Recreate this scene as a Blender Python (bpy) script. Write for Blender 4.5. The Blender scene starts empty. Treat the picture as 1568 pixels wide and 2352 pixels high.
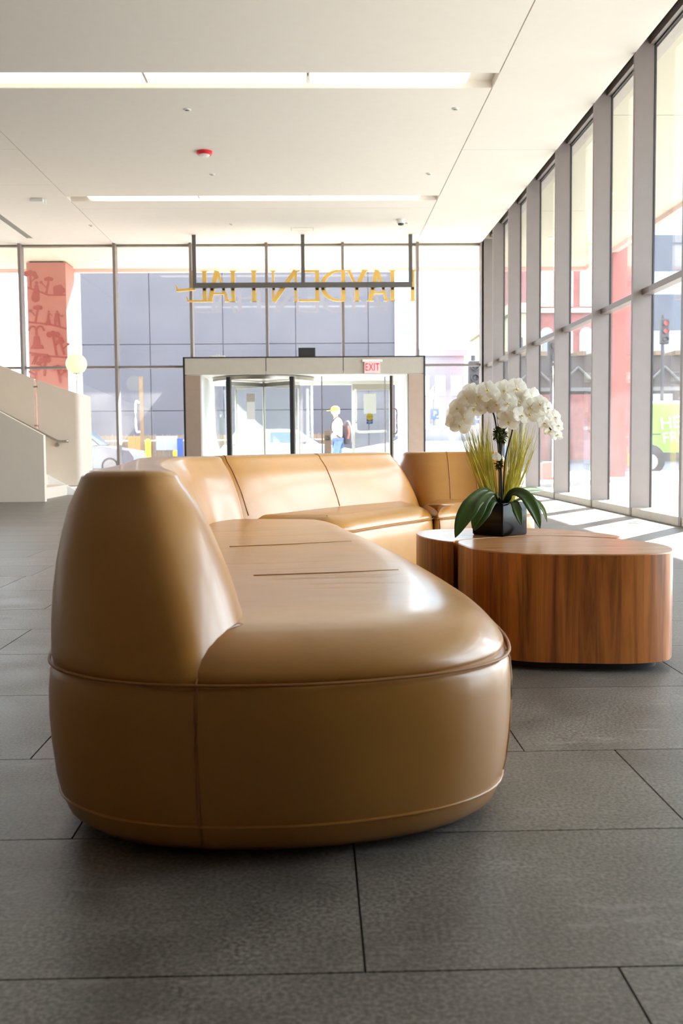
import bpy, bmesh, math, random
import numpy as np
from mathutils import Vector, Matrix
from mathutils.geometry import delaunay_2d_cdt

random.seed(7)
S = bpy.context.scene
COL = S.collection

# ------------------------------------------------------------------ camera
cam_d = bpy.data.cameras.new('camera')
cam = bpy.data.objects.new('camera', cam_d)
COL.objects.link(cam)
yc = np.array([(727. - 784.) / 2300., (1024. - 1176.) / 2300., 1.0]); yc /= np.linalg.norm(yc)
xc = np.array([1, -0.0086, 0.0]); xc -= xc.dot(yc) * yc; xc /= np.linalg.norm(xc)
zc = np.cross(xc, yc)
R = np.stack([xc, yc, zc])
m = np.stack([R @ np.array([1, 0, 0.]), R @ np.array([0, -1., 0]), R @ np.array([0, 0, -1.])], 1)
M4 = Matrix.Identity(4)
for i in range(3):
    for j in range(3):
        M4[i][j] = float(m[i, j])
M4.translation = Vector((0, 0, 0.75))
cam.matrix_world = M4
cam_d.sensor_fit = 'VERTICAL'
cam_d.sensor_height = 23.5
cam_d.lens = 23.5 * 2300 / 2352
cam_d.clip_start = 0.05
cam_d.clip_end = 600
cam_d.dof.use_dof = True
cam_d.dof.focus_distance = 4.3
cam_d.dof.aperture_fstop = 4.5
S.camera = cam

# ------------------------------------------------------------------ sky, sun, exposure
world = bpy.data.worlds.new('sky')
S.world = world
world.use_nodes = True
bg = world.node_tree.nodes['Background']
bg.inputs[0].default_value = (0.80, 0.90, 1.0, 1)
bg.inputs[1].default_value = 1.05
sun_d = bpy.data.lights.new('sun', 'SUN')
sun_d.energy = 6.2
sun_d.angle = 0.012
sun_d.color = (1.0, 0.95, 0.88)
sun = bpy.data.objects.new('sun', sun_d)
COL.objects.link(sun)
sd = Vector((0.485, 0.647, 0.588))
sun.rotation_euler = sd.to_track_quat('Z', 'Y').to_euler()
sun.location = (20, 30, 25)
S.view_settings.view_transform = 'Standard'
S.view_settings.look = 'None'
S.view_settings.gamma = 1.0
S.view_settings.use_curve_mapping = False
S.view_settings.exposure = 3.27
S.cycles.use_denoising = True
S.cycles.max_bounces = 14
S.cycles.diffuse_bounces = 8
S.cycles.transparent_max_bounces = 32
S.cycles.sample_clamp_indirect = 6.0
S.cycles.caustics_reflective = False
S.cycles.caustics_refractive = False


# ------------------------------------------------------------------ materials
def srgb(r, g, b):
    f = lambda c: (c / 12.92) if c <= 0.04045 else ((c + 0.055) / 1.055) ** 2.4
    return (f(r / 255.), f(g / 255.), f(b / 255.), 1)


def mat(name, col, rough=0.5, metal=0.0, var=0.06, scale=8.0, bump=0.0, bscale=60.0, spec=0.5, stretch=(1, 1, 1), emit=None, estr=0.0, coat=0.0):
    mm = bpy.data.materials.new(name)
    mm.use_nodes = True
    nt = mm.node_tree
    b = nt.nodes['Principled BSDF']
    b.inputs['Roughness'].default_value = rough
    b.inputs['Metallic'].default_value = metal
    b.inputs['Specular IOR Level'].default_value = spec
    if coat:
        b.inputs['Coat Weight'].default_value = coat
        b.inputs['Coat Roughness'].default_value = 0.15
    tc = nt.nodes.new('ShaderNodeTexCoord')
    mp = nt.nodes.new('ShaderNodeMapping')
    mp.inputs['Scale'].default_value = stretch
    nt.links.new(tc.outputs['Object'], mp.inputs[0])
    if var > 0:
        n = nt.nodes.new('ShaderNodeTexNoise')
        n.inputs['Scale'].default_value = scale
        n.inputs['Detail'].default_value = 5
        nt.links.new(mp.outputs[0], n.inputs['Vector'])
        rp = nt.nodes.new('ShaderNodeValToRGB')
        rp.color_ramp.elements[0].position = 0.3
        rp.color_ramp.elements[1].position = 0.7
        rp.color_ramp.elements[0].color = tuple(max(0, c * (1 - var)) for c in col[:3]) + (1,)
        rp.color_ramp.elements[1].color = tuple(min(1, c * (1 + var)) for c in col[:3]) + (1,)
        nt.links.new(n.outputs[0], rp.inputs[0])
        nt.links.new(rp.outputs[0], b.inputs['Base Color'])
    else:
        b.inputs['Base Color'].default_value = col
    if bump > 0:
        n2 = nt.nodes.new('ShaderNodeTexNoise')
        n2.inputs['Scale'].default_value = bscale
        n2.inputs['Detail'].default_value = 4
        nt.links.new(mp.outputs[0], n2.inputs['Vector'])
        bp = nt.nodes.new('ShaderNodeBump')
        bp.inputs['Strength'].default_value = bump
        bp.inputs['Distance'].default_value = 0.01
        nt.links.new(n2.outputs[0], bp.inputs['Height'])
        nt.links.new(bp.outputs[0], b.inputs['Normal'])
    if emit:
        b.inputs['Emission Color'].default_value = emit
        b.inputs['Emission Strength'].default_value = estr
    return mm


def glass_mat(name, tint=(1, 1, 1, 1), ior=1.5, dust=0.0):
    mm = bpy.data.materials.new(name)
    mm.use_nodes = True
    nt = mm.node_tree
    nt.nodes.clear()
    out = nt.nodes.new('ShaderNodeOutputMaterial')
    tr = nt.nodes.new('ShaderNodeBsdfTransparent'); tr.inputs[0].default_value = tint
    gl = nt.nodes.new('ShaderNodeBsdfGlossy'); gl.inputs['Roughness'].default_value = 0.0
    fr = nt.nodes.new('ShaderNodeFresnel')
    gm = nt.nodes.new('ShaderNodeNewGeometry')
    io = nt.nodes.new('ShaderNodeMapRange'); io.inputs[3].default_value = ior; io.inputs[4].default_value = 1.0 / ior
    nt.links.new(gm.outputs['Backfacing'], io.inputs[0]); nt.links.new(io.outputs[0], fr.inputs[0])
    mx = nt.nodes.new('ShaderNodeMixShader')
    nt.links.new(fr.outputs[0], mx.inputs[0]); nt.links.new(tr.outputs[0], mx.inputs[1]); nt.links.new(gl.outputs[0], mx.inputs[2])
    last = mx
    if dust > 0:
        tc = nt.nodes.new('ShaderNodeTexCoord')
        n = nt.nodes.new('ShaderNodeTexNoise'); n.inputs['Scale'].default_value = 1.3; n.inputs['Detail'].default_value = 8
        nt.links.new(tc.outputs['Object'], n.inputs['Vector'])
        mr = nt.nodes.new('ShaderNodeMapRange')
        mr.inputs[1].default_value = 0.35; mr.inputs[2].default_value = 0.8
        mr.inputs[3].default_value = dust * 0.4; mr.inputs[4].default_value = dust * 1.8
        nt.links.new(n.outputs[0], mr.inputs[0])
        tl = nt.nodes.new('ShaderNodeBsdfTranslucent'); tl.inputs[0].default_value = (0.9, 0.9, 0.95, 1)
        m2 = nt.nodes.new('ShaderNodeMixShader')
        nt.links.new(mr.outputs[0], m2.inputs[0]); nt.links.new(mx.outputs[0], m2.inputs[1]); nt.links.new(tl.outputs[0], m2.inputs[2])
        last = m2
    nt.links.new(last.outputs[0], out.inputs[0])
    return mm


def leather_mat(name, base, wrinkle=0.0):
    mm = mat(name, base, 0.35, var=0.10, scale=3.0, spec=0.55, coat=0.35)
    nt = mm.node_tree
    b = nt.nodes['Principled BSDF']
    tc = [n for n in nt.nodes if n.type == 'TEX_COORD'][0]
    n2 = nt.nodes.new('ShaderNodeTexNoise'); n2.inputs['Scale'].default_value = 420; n2.inputs['Detail'].default_value = 3
    nt.links.new(tc.outputs['Object'], n2.inputs['Vector'])
    n3 = nt.nodes.new('ShaderNodeTexNoise'); n3.inputs['Scale'].default_value = 7; n3.inputs['Detail'].default_value = 2
    nt.links.new(tc.outputs['Object'], n3.inputs['Vector'])
    b1 = nt.nodes.new('ShaderNodeBump'); b1.inputs['Strength'].default_value = 0.05; b1.inputs['Distance'].default_value = 0.002
    nt.links.new(n2.outputs[0], b1.inputs['Height'])
    b2 = nt.nodes.new('ShaderNodeBump'); b2.inputs['Strength'].default_value = 0.10; b2.inputs['Distance'].default_value = 0.03
    nt.links.new(n3.outputs[0], b2.inputs['Height']); nt.links.new(b1.outputs[0], b2.inputs['Normal'])
    last = b2
    if wrinkle > 0:
        # a handful of shallow pulled folds across the seat (position, slope, x range, width, depth; object space)
        sp = nt.nodes.new('ShaderNodeSeparateXYZ'); nt.links.new(tc.outputs['Object'], sp.inputs[0])
        nz = nt.nodes.new('ShaderNodeTexNoise'); nz.inputs['Scale'].default_value = 4.0; nt.links.new(tc.outputs['Object'], nz.inputs['Vector'])
        def M1(op, a, b=None, c=None):
            q = nt.nodes.new('ShaderNodeMath'); q.operation = op
            for k, v in enumerate((a, b, c)):
                if v is None: continue
                if isinstance(v, (int, float)): q.inputs[k].default_value = v
                else: nt.links.new(v, q.inputs[k])
            return q.outputs[0]
        tot = None
        for (y0, sl, xa, xb, wd, dp) in ((-0.77, 0.10, 0.02, 0.40, 0.020, 1.0), (-0.87, 0.06, 0.10, 0.42, 0.014, 0.6), (-0.94, 0.03, 0.14, 0.36, 0.010, 0.4), (-0.40, 0.12, -0.12, 0.30, 0.012, 0.4),
                                         (-0.55, 0.10, -0.05, 0.28, 0.012, 0.35), (-0.70, 0.02, 0.12, 0.44, 0.010, 0.5), (0.48, 0.2, -0.2, 0.2, 0.014, 0.4), (0.75, 0.25, -0.25, 0.15, 0.014, 0.4)):
            d = M1('SUBTRACT', sp.outputs[1], M1('MULTIPLY_ADD', sp.outputs[0], sl, y0))
            d = M1('MULTIPLY_ADD', nz.outputs[0], 0.05, M1('SUBTRACT', d, 0.025))
            gq = M1('POWER', 2.718, M1('MULTIPLY', M1('POWER', M1('DIVIDE', d, wd), 2.0), -1.0))
            xm = M1('MULTIPLY', M1('SMOOTH_MIN', M1('DIVIDE', M1('SUBTRACT', sp.outputs[0], xa), 0.10), 1.0, 0.1), 1.0)
            xn = M1('SMOOTH_MIN', M1('DIVIDE', M1('SUBTRACT', xb, sp.outputs[0]), 0.10), 1.0, 0.1)
            mk = M1('MULTIPLY', M1('MAXIMUM', xm, 0.0), M1('MAXIMUM', xn, 0.0))
            v = M1('MULTIPLY', M1('MULTIPLY', gq, mk), -dp)
            tot = v if tot is None else M1('ADD', tot, v)
        b3 = nt.nodes.new('ShaderNodeBump'); b3.inputs['Strength'].default_value = wrinkle; b3.inputs['Distance'].default_value = 0.012
        nt.links.new(tot, b3.inputs['Height']); nt.links.new(b2.outputs[0], b3.inputs['Normal'])
        last = b3
    nt.links.new(last.outputs[0], b.inputs['Normal'])
    return mm


def wood_mat(name, dark, light, sc, rough=0.3):
    mm = bpy.data.materials.new(name)
    mm.use_nodes = True
    nt = mm.node_tree
    b = nt.nodes['Principled BSDF']
    b.inputs['Roughness'].default_value = rough
    tc = nt.nodes.new('ShaderNodeTexCoord')
    mp = nt.nodes.new('ShaderNodeMapping'); mp.inputs['Scale'].default_value = sc
    nt.links.new(tc.outputs['Object'], mp.inputs[0])
    n = nt.nodes.new('ShaderNodeTexNoise'); n.inputs['Scale'].default_value = 1.0; n.inputs['Detail'].default_value = 7; n.inputs['Roughness'].default_value = 0.65
    n.inputs['Distortion'].default_value = 0.6
    nt.links.new(mp.outputs[0], n.inputs['Vector'])
    rp = nt.nodes.new('ShaderNodeValToRGB')
    rp.color_ramp.elements[0].position = 0.33; rp.color_ramp.elements[0].color = dark
    rp.color_ramp.elements[1].position = 0.68; rp.color_ramp.elements[1].color = light
    e = rp.color_ramp.elements.new(0.5); e.color = tuple((dark[i] * 0.5 + light[i] * 0.5) for i in range(3)) + (1,)
    nt.links.new(n.outputs[0], rp.inputs[0])
    nt.links.new(rp.outputs[0], b.inputs['Base Color'])
    return mm


def stone_mat(name):
    mm = bpy.data.materials.new(name)
    mm.use_nodes = True
    nt = mm.node_tree
    b = nt.nodes['Principled BSDF']
    b.inputs['Specular IOR Level'].default_value = 0.75
    g = nt.nodes.new('ShaderNodeNewGeometry')
    n = nt.nodes.new('ShaderNodeTexNoise'); n.inputs['Scale'].default_value = 130; n.inputs['Detail'].default_value = 7
    n2 = nt.nodes.new('ShaderNodeTexNoise'); n2.inputs['Scale'].default_value = 5.0; n2.inputs['Detail'].default_value = 8
    nt.links.new(g.outputs['Position'], n.inputs['Vector']); nt.links.new(g.outputs['Position'], n2.inputs['Vector'])
    rp = nt.nodes.new('ShaderNodeValToRGB')
    rp.color_ramp.elements[0].position = 0.36; rp.color_ramp.elements[0].color = (0.086, 0.079, 0.070, 1)
    rp.color_ramp.elements[1].position = 0.66; rp.color_ramp.elements[1].color = (0.245, 0.228, 0.205, 1)
    nt.links.new(n.outputs[0], rp.inputs[0])
    # pale scratches and mineral veins
    mp = nt.nodes.new('ShaderNodeMapping'); mp.inputs['Scale'].default_value = (2.2, 9.0, 1); mp.inputs['Rotation'].default_value = (0, 0, 0.35)
    nt.links.new(g.outputs['Position'], mp.inputs[0])
    n3 = nt.nodes.new('ShaderNodeTexNoise'); n3.inputs['Scale'].default_value = 2.0; n3.inputs['Detail'].default_value = 9; n3.inputs['Roughness'].default_value = 0.7
    nt.links.new(mp.outputs[0], n3.inputs['Vector'])
    r3 = nt.nodes.new('ShaderNodeValToRGB')
    r3.color_ramp.elements[0].position = 0.57; r3.color_ramp.elements[0].color = (0, 0, 0, 1)
    r3.color_ramp.elements[1].position = 0.72; r3.color_ramp.elements[1].color = (0.6, 0.6, 0.6, 1)
    nt.links.new(n3.outputs[0], r3.inputs[0])
    mx = nt.nodes.new('ShaderNodeMix'); mx.data_type = 'RGBA'
    nt.links.new(r3.outputs[0], mx.inputs[0]); nt.links.new(rp.outputs[0], mx.inputs[6]); mx.inputs[7].default_value = (0.42, 0.40, 0.38, 1)
    oi = nt.nodes.new('ShaderNodeObjectInfo')
    mr = nt.nodes.new('ShaderNodeMapRange'); mr.inputs[3].default_value = 0.88; mr.inputs[4].default_value = 1.12
    nt.links.new(oi.outputs['Random'], mr.inputs[0])
    mu = nt.nodes.new('ShaderNodeVectorMath'); mu.operation = 'SCALE'
    nt.links.new(mx.outputs[2], mu.inputs[0]); nt.links.new(mr.outputs[0], mu.inputs['Scale'])
    nt.links.new(mu.outputs[0], b.inputs['Base Color'])
    rr = nt.nodes.new('ShaderNodeMapRange'); mo = nt.nodes.new('ShaderNodeMapRange'); mo.inputs[1].default_value = 0.3; mo.inputs[2].default_value = 0.7; mo.inputs[3].default_value = 0.68; mo.inputs[4].default_value = 1.12
    nt.links.new(n2.outputs[0], mo.inputs[0])
    mu2 = nt.nodes.new('ShaderNodeVectorMath'); mu2.operation = 'SCALE'
    nt.links.new(mu.outputs[0], mu2.inputs[0]); nt.links.new(mo.outputs[0], mu2.inputs['Scale'])
    nt.links.new(mu2.outputs[0], b.inputs['Base Color'])
    rr.inputs[3].default_value = 0.30; rr.inputs[4].default_value = 0.50
    nt.links.new(n2.outputs[0], rr.inputs[0]); nt.links.new(rr.outputs[0], b.inputs['Roughness'])
    bp = nt.nodes.new('ShaderNodeBump'); bp.inputs['Strength'].default_value = 0.25; bp.inputs['Distance'].default_value = 0.002
    nt.links.new(n.outputs[0], bp.inputs['Height']); nt.links.new(bp.outputs[0], b.inputs['Normal'])
    return mm


M = {}
M['leather'] = leather_mat('tan leather', srgb(176, 122, 52))
M['leather_seat'] = leather_mat('tan leather seat', srgb(176, 124, 58), wrinkle=0.6)
M['seam'] = mat('leather seam', srgb(160, 108, 52), 0.5)
M['plinth'] = mat('black plinth', (0.006, 0.006, 0.006, 1), 0.7)
M['stone'] = stone_mat('slate floor')
M['grout'] = mat('dark grout', (0.03, 0.028, 0.026, 1), 0.9)
M['ceil'] = mat('white ceiling paint', srgb(240, 234, 225), 0.75, var=0.01)
M['ceil_dark'] = mat('ceiling joint grey', srgb(150, 145, 138), 0.9, var=0.01)  # grey of the slab backing, joints and slot diffuser
M['wall'] = mat('warm white wall', srgb(205, 196, 186), 0.7, var=0.02)
M['wall_dim'] = mat('taupe unseen wall', srgb(150, 134, 114), 0.7, var=0.04)  # for unseen walls, tone chosen to dim the near end
M['fin'] = mat('taupe painted aluminium', srgb(138, 127, 123), 0.45, var=0.03)
M['fin_dark'] = mat('dark gasket', (0.02, 0.022, 0.022, 1), 0.6)
M['sill'] = mat('brushed pale metal', srgb(186, 178, 166), 0.4, metal=0.3, var=0.06)
M['glass'] = glass_mat('window glass', (0.97, 0.985, 0.98, 1), 1.5, dust=0.012)
M['doorglass'] = glass_mat('door glass', (0.97, 0.99, 0.985, 1), 1.45, dust=0.01)
M['steel'] = mat('brushed steel', srgb(175, 170, 160), 0.3, metal=0.9, var=0.05)
M['chrome'] = mat('polished steel', srgb(190, 185, 178), 0.18, metal=1.0, var=0.02)
M['black'] = mat('black metal', (0.012, 0.012, 0.014, 1), 0.45)
M['sign_metal'] = mat('dark grey sign frame', srgb(92, 88, 86), 0.5)
M['gold'] = mat('gold letter metal', srgb(240, 196, 100), 0.35, metal=0.25, var=0.1, scale=3)
M['panel'] = mat('pale stone panel', srgb(186, 178, 166), 0.5, var=0.04)
M['panel_pink'] = mat('warm metal jamb', srgb(190, 168, 152), 0.35, metal=0.5, var=0.04)
M['white'] = mat('white plastic', srgb(235, 235, 232), 0.5, var=0.01)
M['stairwhite'] = mat('white painted steel', srgb(226, 212, 196), 0.5, var=0.015)
M['red'] = mat('red sign ink', srgb(225, 30, 50), 0.4)
M['exit_face'] = mat('exit sign face', srgb(225, 200, 200), 0.4, emit=(1, 0.80, 0.80, 1), estr=0.02)
M['exit_red'] = mat('exit sign letters', srgb(230, 20, 45), 0.4, emit=(1, 0.02, 0.05, 1), estr=0.05)
M['light'] = mat('ceiling light diffuser', srgb(255, 250, 235), 0.5, var=0.0, emit=(1.0, 0.93, 0.78, 1), estr=0.45)
M['globe'] = mat('opal globe', srgb(190, 184, 150), 0.4, var=0.0, emit=(1.0, 0.90, 0.55, 1), estr=0.085)
M['wood_side'] = wood_mat('walnut veneer side', srgb(104, 54, 22), srgb(202, 124, 58), (26, 26, 1.2), 0.32)
M['wood_top'] = wood_mat('walnut veneer top with sheen', srgb(172, 118, 72), srgb(200, 146, 98), (2, 26, 8), 0.24)  # lighter than the sides; window reflection put into the colour
M['pot'] = mat('black glazed ceramic', (0.005, 0.005, 0.0055, 1), 0.2, var=0.0, spec=0.22)
M['leaf'] = mat('orchid leaf', srgb(50, 74, 28), 0.28, var=0.25, scale=6, stretch=(1, 1, 1))
M['leaf_light'] = mat('pale orchid leaf', srgb(110, 128, 70), 0.35, var=0.2)
M['grass'] = mat('dried bear grass', srgb(186, 174, 62), 0.55, var=0.35, scale=14)
M['stem'] = mat('orchid stem', srgb(48, 46, 26), 0.5, var=0.2)
M['moss'] = mat('green moss', srgb(78, 92, 30), 0.9, var=0.4, scale=40)
M['petal'] = mat('white petal', srgb(250, 248, 240), 0.5, var=0.02)
def thin(mm, frac):
    # thin plant tissue also lets light through from behind
    nt = mm.node_tree; b = nt.nodes['Principled BSDF']; out = [n for n in nt.nodes if n.type == 'OUTPUT_MATERIAL'][0]
    tl = nt.nodes.new('ShaderNodeBsdfTranslucent'); mx = nt.nodes.new('ShaderNodeMixShader'); mx.inputs[0].default_value = frac
    src = b.inputs['Base Color']
    if src.is_linked: nt.links.new(src.links[0].from_socket, tl.inputs[0])
    else: tl.inputs[0].default_value = src.default_value
    nt.links.new(b.outputs[0], mx.inputs[1]); nt.links.new(tl.outputs[0], mx.inputs[2]); nt.links.new(mx.outputs[0], out.inputs[0])
thin(M['petal'], 0.5); thin(M['grass'], 0.4)
M['lip'] = mat('yellow orchid lip', srgb(244, 226, 170), 0.5, var=0.2, scale=90)
# outside
M['soffit'] = mat('cream soffit', srgb(214, 208, 186), 0.8, var=0.02)
M['redconc'] = mat('red painted column', srgb(206, 128, 114), 0.6, var=0.05, scale=2)
M['redcol_shade'] = mat('shaded red painted column', srgb(158, 86, 78), 0.6, var=0.05, scale=2)  # darker copy of the column red, shade put into the colour
M['mural'] = mat('dark red mural print', srgb(182, 84, 74), 0.6, var=0.03)
M['redfascia'] = mat('red fascia', srgb(226, 188, 180), 0.6, var=0.03)
M['pave'] = mat('pale concrete paving', srgb(128, 126, 123), 0.8, var=0.05, scale=2)
M['asphalt'] = mat('grey asphalt', srgb(84, 84, 90), 0.85, var=0.08, scale=3)
M['slate_bldg'] = mat('blue grey facade', srgb(70, 66, 73), 0.55, var=0.05, scale=0.6)
M['joint'] = mat('facade joint', srgb(66, 62, 70), 0.8)
M['tower'] = mat('pale glass tower', srgb(196, 216, 226), 0.4, var=0.04)
M['towerglass'] = mat('blue tower glass', srgb(150, 190, 206), 0.2, var=0.1)
M['brick'] = mat('red brick', srgb(150, 84, 80), 0.8, var=0.2, scale=3)
M['brick_trim'] = mat('sandstone trim', srgb(206, 190, 170), 0.8)
M['beige'] = mat('beige facade', srgb(200, 186, 150), 0.8)
M['greybldg'] = mat('grey facade', srgb(150, 158, 172), 0.7, var=0.05)
M['windark'] = mat('dark window glass', srgb(60, 66, 80), 0.15)
M['rust'] = mat('dark rail steel', srgb(62, 50, 48), 0.7, var=0.3, scale=3)
M['fence'] = mat('weathered timber', srgb(116, 92, 68), 0.85, var=0.15, scale=3)
M['silver'] = mat('silver car paint', srgb(84, 84, 94), 0.25, metal=0.2, var=0.0, coat=0.6)
M['whitecar'] = mat('white car paint', srgb(140, 142, 150), 0.25, var=0.0, coat=0.6)
M['bluecar'] = mat('blue car paint', srgb(70, 110, 170), 0.25, var=0.0, coat=0.6)
M['carglass'] = mat('car glass', srgb(60, 80, 92), 0.08, var=0.0)
M['tyre'] = mat('tyre rubber', (0.02, 0.02, 0.022, 1), 0.8)
M['green'] = mat('lime van paint', srgb(106, 158, 34), 0.35, var=0.0)
M['yellow'] = mat('yellow paint', srgb(190, 166, 20), 0.5, var=0.02)
M['orange'] = mat('orange board', srgb(170, 108, 56), 0.6, var=0.02)
M['blue'] = mat('blue sign', srgb(26, 64, 128), 0.5, var=0.02)
M['redlamp'] = mat('red signal lamp', srgb(240, 40, 40), 0.4, emit=(1, 0.05, 0.05, 1), estr=0.4)
M['skin'] = mat('skin', srgb(222, 178, 150), 0.5, var=0.03)
M['shirt'] = mat('white shirt', srgb(236, 234, 226), 0.8, var=0.02)
M['jeans'] = mat('blue jeans', srgb(96, 124, 170), 0.8, var=0.1)
M['cap'] = mat('yellow cap cloth', srgb(232, 214, 60), 0.7, var=0.03)
M['pack'] = mat('charcoal backpack', srgb(60, 56, 64), 0.7, var=0.1)
M['coral'] = mat('coral strap', srgb(220, 90, 70), 0.6)


# ------------------------------------------------------------------ mesh helpers
class MB:
    def __init__(s):
        s.v = []; s.f = []; s.mi = []

    def add(s, vs, fs, mi=0):
        o = len(s.v)
        s.v += [tuple(map(float, p)) for p in vs]
        for f in fs:
            s.f.append([i + o for i in f]); s.mi.append(mi)
        return s

    def box(s, x0, x1, y0, y1, z0, z1, mi=0):
        vs = [(x0, y0, z0), (x1, y0, z0), (x1, y1, z0), (x0, y1, z0), (x0, y0, z1), (x1, y0, z1), (x1, y1, z1), (x0, y1, z1)]
        return s.add(vs, [(3, 2, 1, 0), (4, 5, 6, 7), (0, 1, 5, 4), (1, 2, 6, 5), (2, 3, 7, 6), (3, 0, 4, 7)], mi)

    def prism(s, poly, a0, a1, plane='XY', mi=0):
        n = len(poly)
        def P(u, v, w):
            return (u, v, w) if plane == 'XY' else ((u, w, v) if plane == 'XZ' else (w, u, v))
        vs = [P(u, v, a0) for u, v in poly] + [P(u, v, a1) for u, v in poly]
        fs = [list(range(n))[::-1], list(range(n, 2 * n))] + [(i, (i + 1) % n, n + (i + 1) % n, n + i) for i in range(n)]
        return s.add(vs, fs, mi)

    def loft(s, rings, cap0=True, cap1=True, closed=True, mi=0):
        n = len(rings[0]); vs = [p for r in rings for p in r]; fs = []
        for k in range(len(rings) - 1):
            for i in range(n if closed else n - 1):
                j = (i + 1) % n
                fs.append((k * n + i, k * n + j, (k + 1) * n + j, (k + 1) * n + i))
        if cap0: fs.append(list(range(n))[::-1])
        if cap1: fs.append([(len(rings) - 1) * n + i for i in range(n)])
        return s.add(vs, fs, mi)

    def cap(s, ring):
        n = len(ring); z = ring[0][2]
        vs, _, fs, _, _, _ = delaunay_2d_cdt([Vector((p[0], p[1])) for p in ring], [], [list(range(n))], 1, 1e-5)
        return s.add([(v.x, v.y, z) for v in vs], [list(f) for f in fs])

    def tube(s, pts, r, n=8, mi=0, closed=False):
        pts = [Vector(p) for p in pts]; rings = []
        N = len(pts); up = Vector((0, 0, 1))
        for i, p in enumerate(pts):
            if closed: t = pts[(i + 1) % N] - pts[i - 1]
            else: t = pts[min(i + 1, N - 1)] - pts[max(i - 1, 0)]
            t.normalize()
            a = t.cross(up)
            if a.length < 1e-3: a = t.cross(Vector((0, 1, 0)))
            a.normalize(); b = a.cross(t)
            rr = r[i] if isinstance(r, (list, tuple)) else r
            rings.append([p + a * (rr * math.cos(2 * math.pi * k / n)) + b * (rr * math.sin(2 * math.pi * k / n)) for k in range(n)])
        if closed:
            rings.append(rings[0]); return s.loft(rings, False, False, True, mi)
        return s.loft(rings, True, True, True, mi)

    def cyl(s, p0, p1, r0, r1=None, n=20, mi=0):
        return s.tube([p0, p1], [r0, r0 if r1 is None else r1], n, mi)

    def lathe(s, prof, c, n=32, mi=0, axis='Z'):
        rings = []
        for r, h in prof:
            ring = []
            for k in range(n):
                a = 2 * math.pi * k / n
                u, v = r * math.cos(a), r * math.sin(a)
                if axis == 'Z': ring.append((c[0] + u, c[1] + v, c[2] + h))
                elif axis == 'Y': ring.append((c[0] + u, c[1] + h, c[2] + v))
                else: ring.append((c[0] + h, c[1] + u, c[2] + v))
            rings.append(ring)
        return s.loft(rings, True, True, True, mi)

    def build(s, name, mats, parent=None, smooth=False, kind=None, label=None, bevel=0, weld=False):
        me = bpy.data.meshes.new(name)
        off = Vector(parent['_o']) if parent is not None and '_o' in parent else Vector((0, 0, 0))
        me.from_pydata([(x - off.x, y - off.y, z - off.z) for x, y, z in s.v], [], s.f)
        if not isinstance(mats, (list, tuple)): mats = [mats]
        for q in mats: me.materials.append(q)
        for p, i in zip(me.polygons, s.mi): p.material_index = i
        bm = bmesh.new(); bm.from_mesh(me)
        if weld: bmesh.ops.remove_doubles(bm, verts=bm.verts, dist=2e-5)
        bmesh.ops.recalc_face_normals(bm, faces=bm.faces)
        if bevel > 0:
            es = [e for e in bm.edges if len(e.link_faces) == 2 and e.calc_face_angle(0) > 0.5]
            bmesh.ops.bevel(bm, geom=es, offset=bevel, segments=2, affect='EDGES', profile=0.5)
        bm.to_mesh(me); bm.free()
        if smooth:
            for p in me.polygons: p.use_smooth = True
            if smooth != 'all':
                me.set_sharp_from_angle(angle=math.radians(40))
        o = bpy.data.objects.new(name, me)
        COL.objects.link(o)
        if parent is not None: o.parent = parent; o['_o'] = tuple(off)
        if kind: o['kind'] = kind
        if label: o['label'] = label
        return o


def thing(name, label, cat, loc=(0, 0, 0), group=None):
    o = bpy.data.objects.new(name, None); COL.objects.link(o)
    o.location = loc; o['_o'] = tuple(loc); o['label'] = label; o['category'] = cat
    o.empty_display_size = 0.1
    if group: o['group'] = group
    return o


def struct(name, loc=(0, 0, 0), label=None):
    o = bpy.data.objects.new(name, None); COL.objects.link(o)
    o.location = loc; o['_o'] = tuple(loc); o['kind'] = 'structure'
    if label: o['label'] = label
    return o


def tag(o, label, cat, group=None):
    o['label'] = label; o['category'] = cat
    if group: o['group'] = group
    return o


def text(body, loc, size, m_, parent, depth=0.003, rot=(math.pi / 2, 0, 0), name='lettering', align='CENTER', spacing=1.0, sx=1.0):
    cu = bpy.data.curves.new(name, 'FONT'); cu.body = body; cu.size = size; cu.extrude = depth
    cu.align_x = align; cu.align_y = 'CENTER'; cu.space_character = spacing
    cu.materials.append(m_)
    tmp = bpy.data.objects.new('lettering_curve', cu); COL.objects.link(tmp)
    bpy.context.view_layer.update()
    me = bpy.data.meshes.new_from_object(tmp.evaluated_get(bpy.context.evaluated_depsgraph_get()))
    bpy.data.objects.remove(tmp); bpy.data.curves.remove(cu)
    me.name = name
    o = bpy.data.objects.new(name, me); COL.objects.link(o)
    off = Vector(parent['_o'])
    o.location = Vector(loc) - off; o.rotation_euler = rot; o.scale = (sx, 1, 1)
    o.parent = parent
    return o


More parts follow.
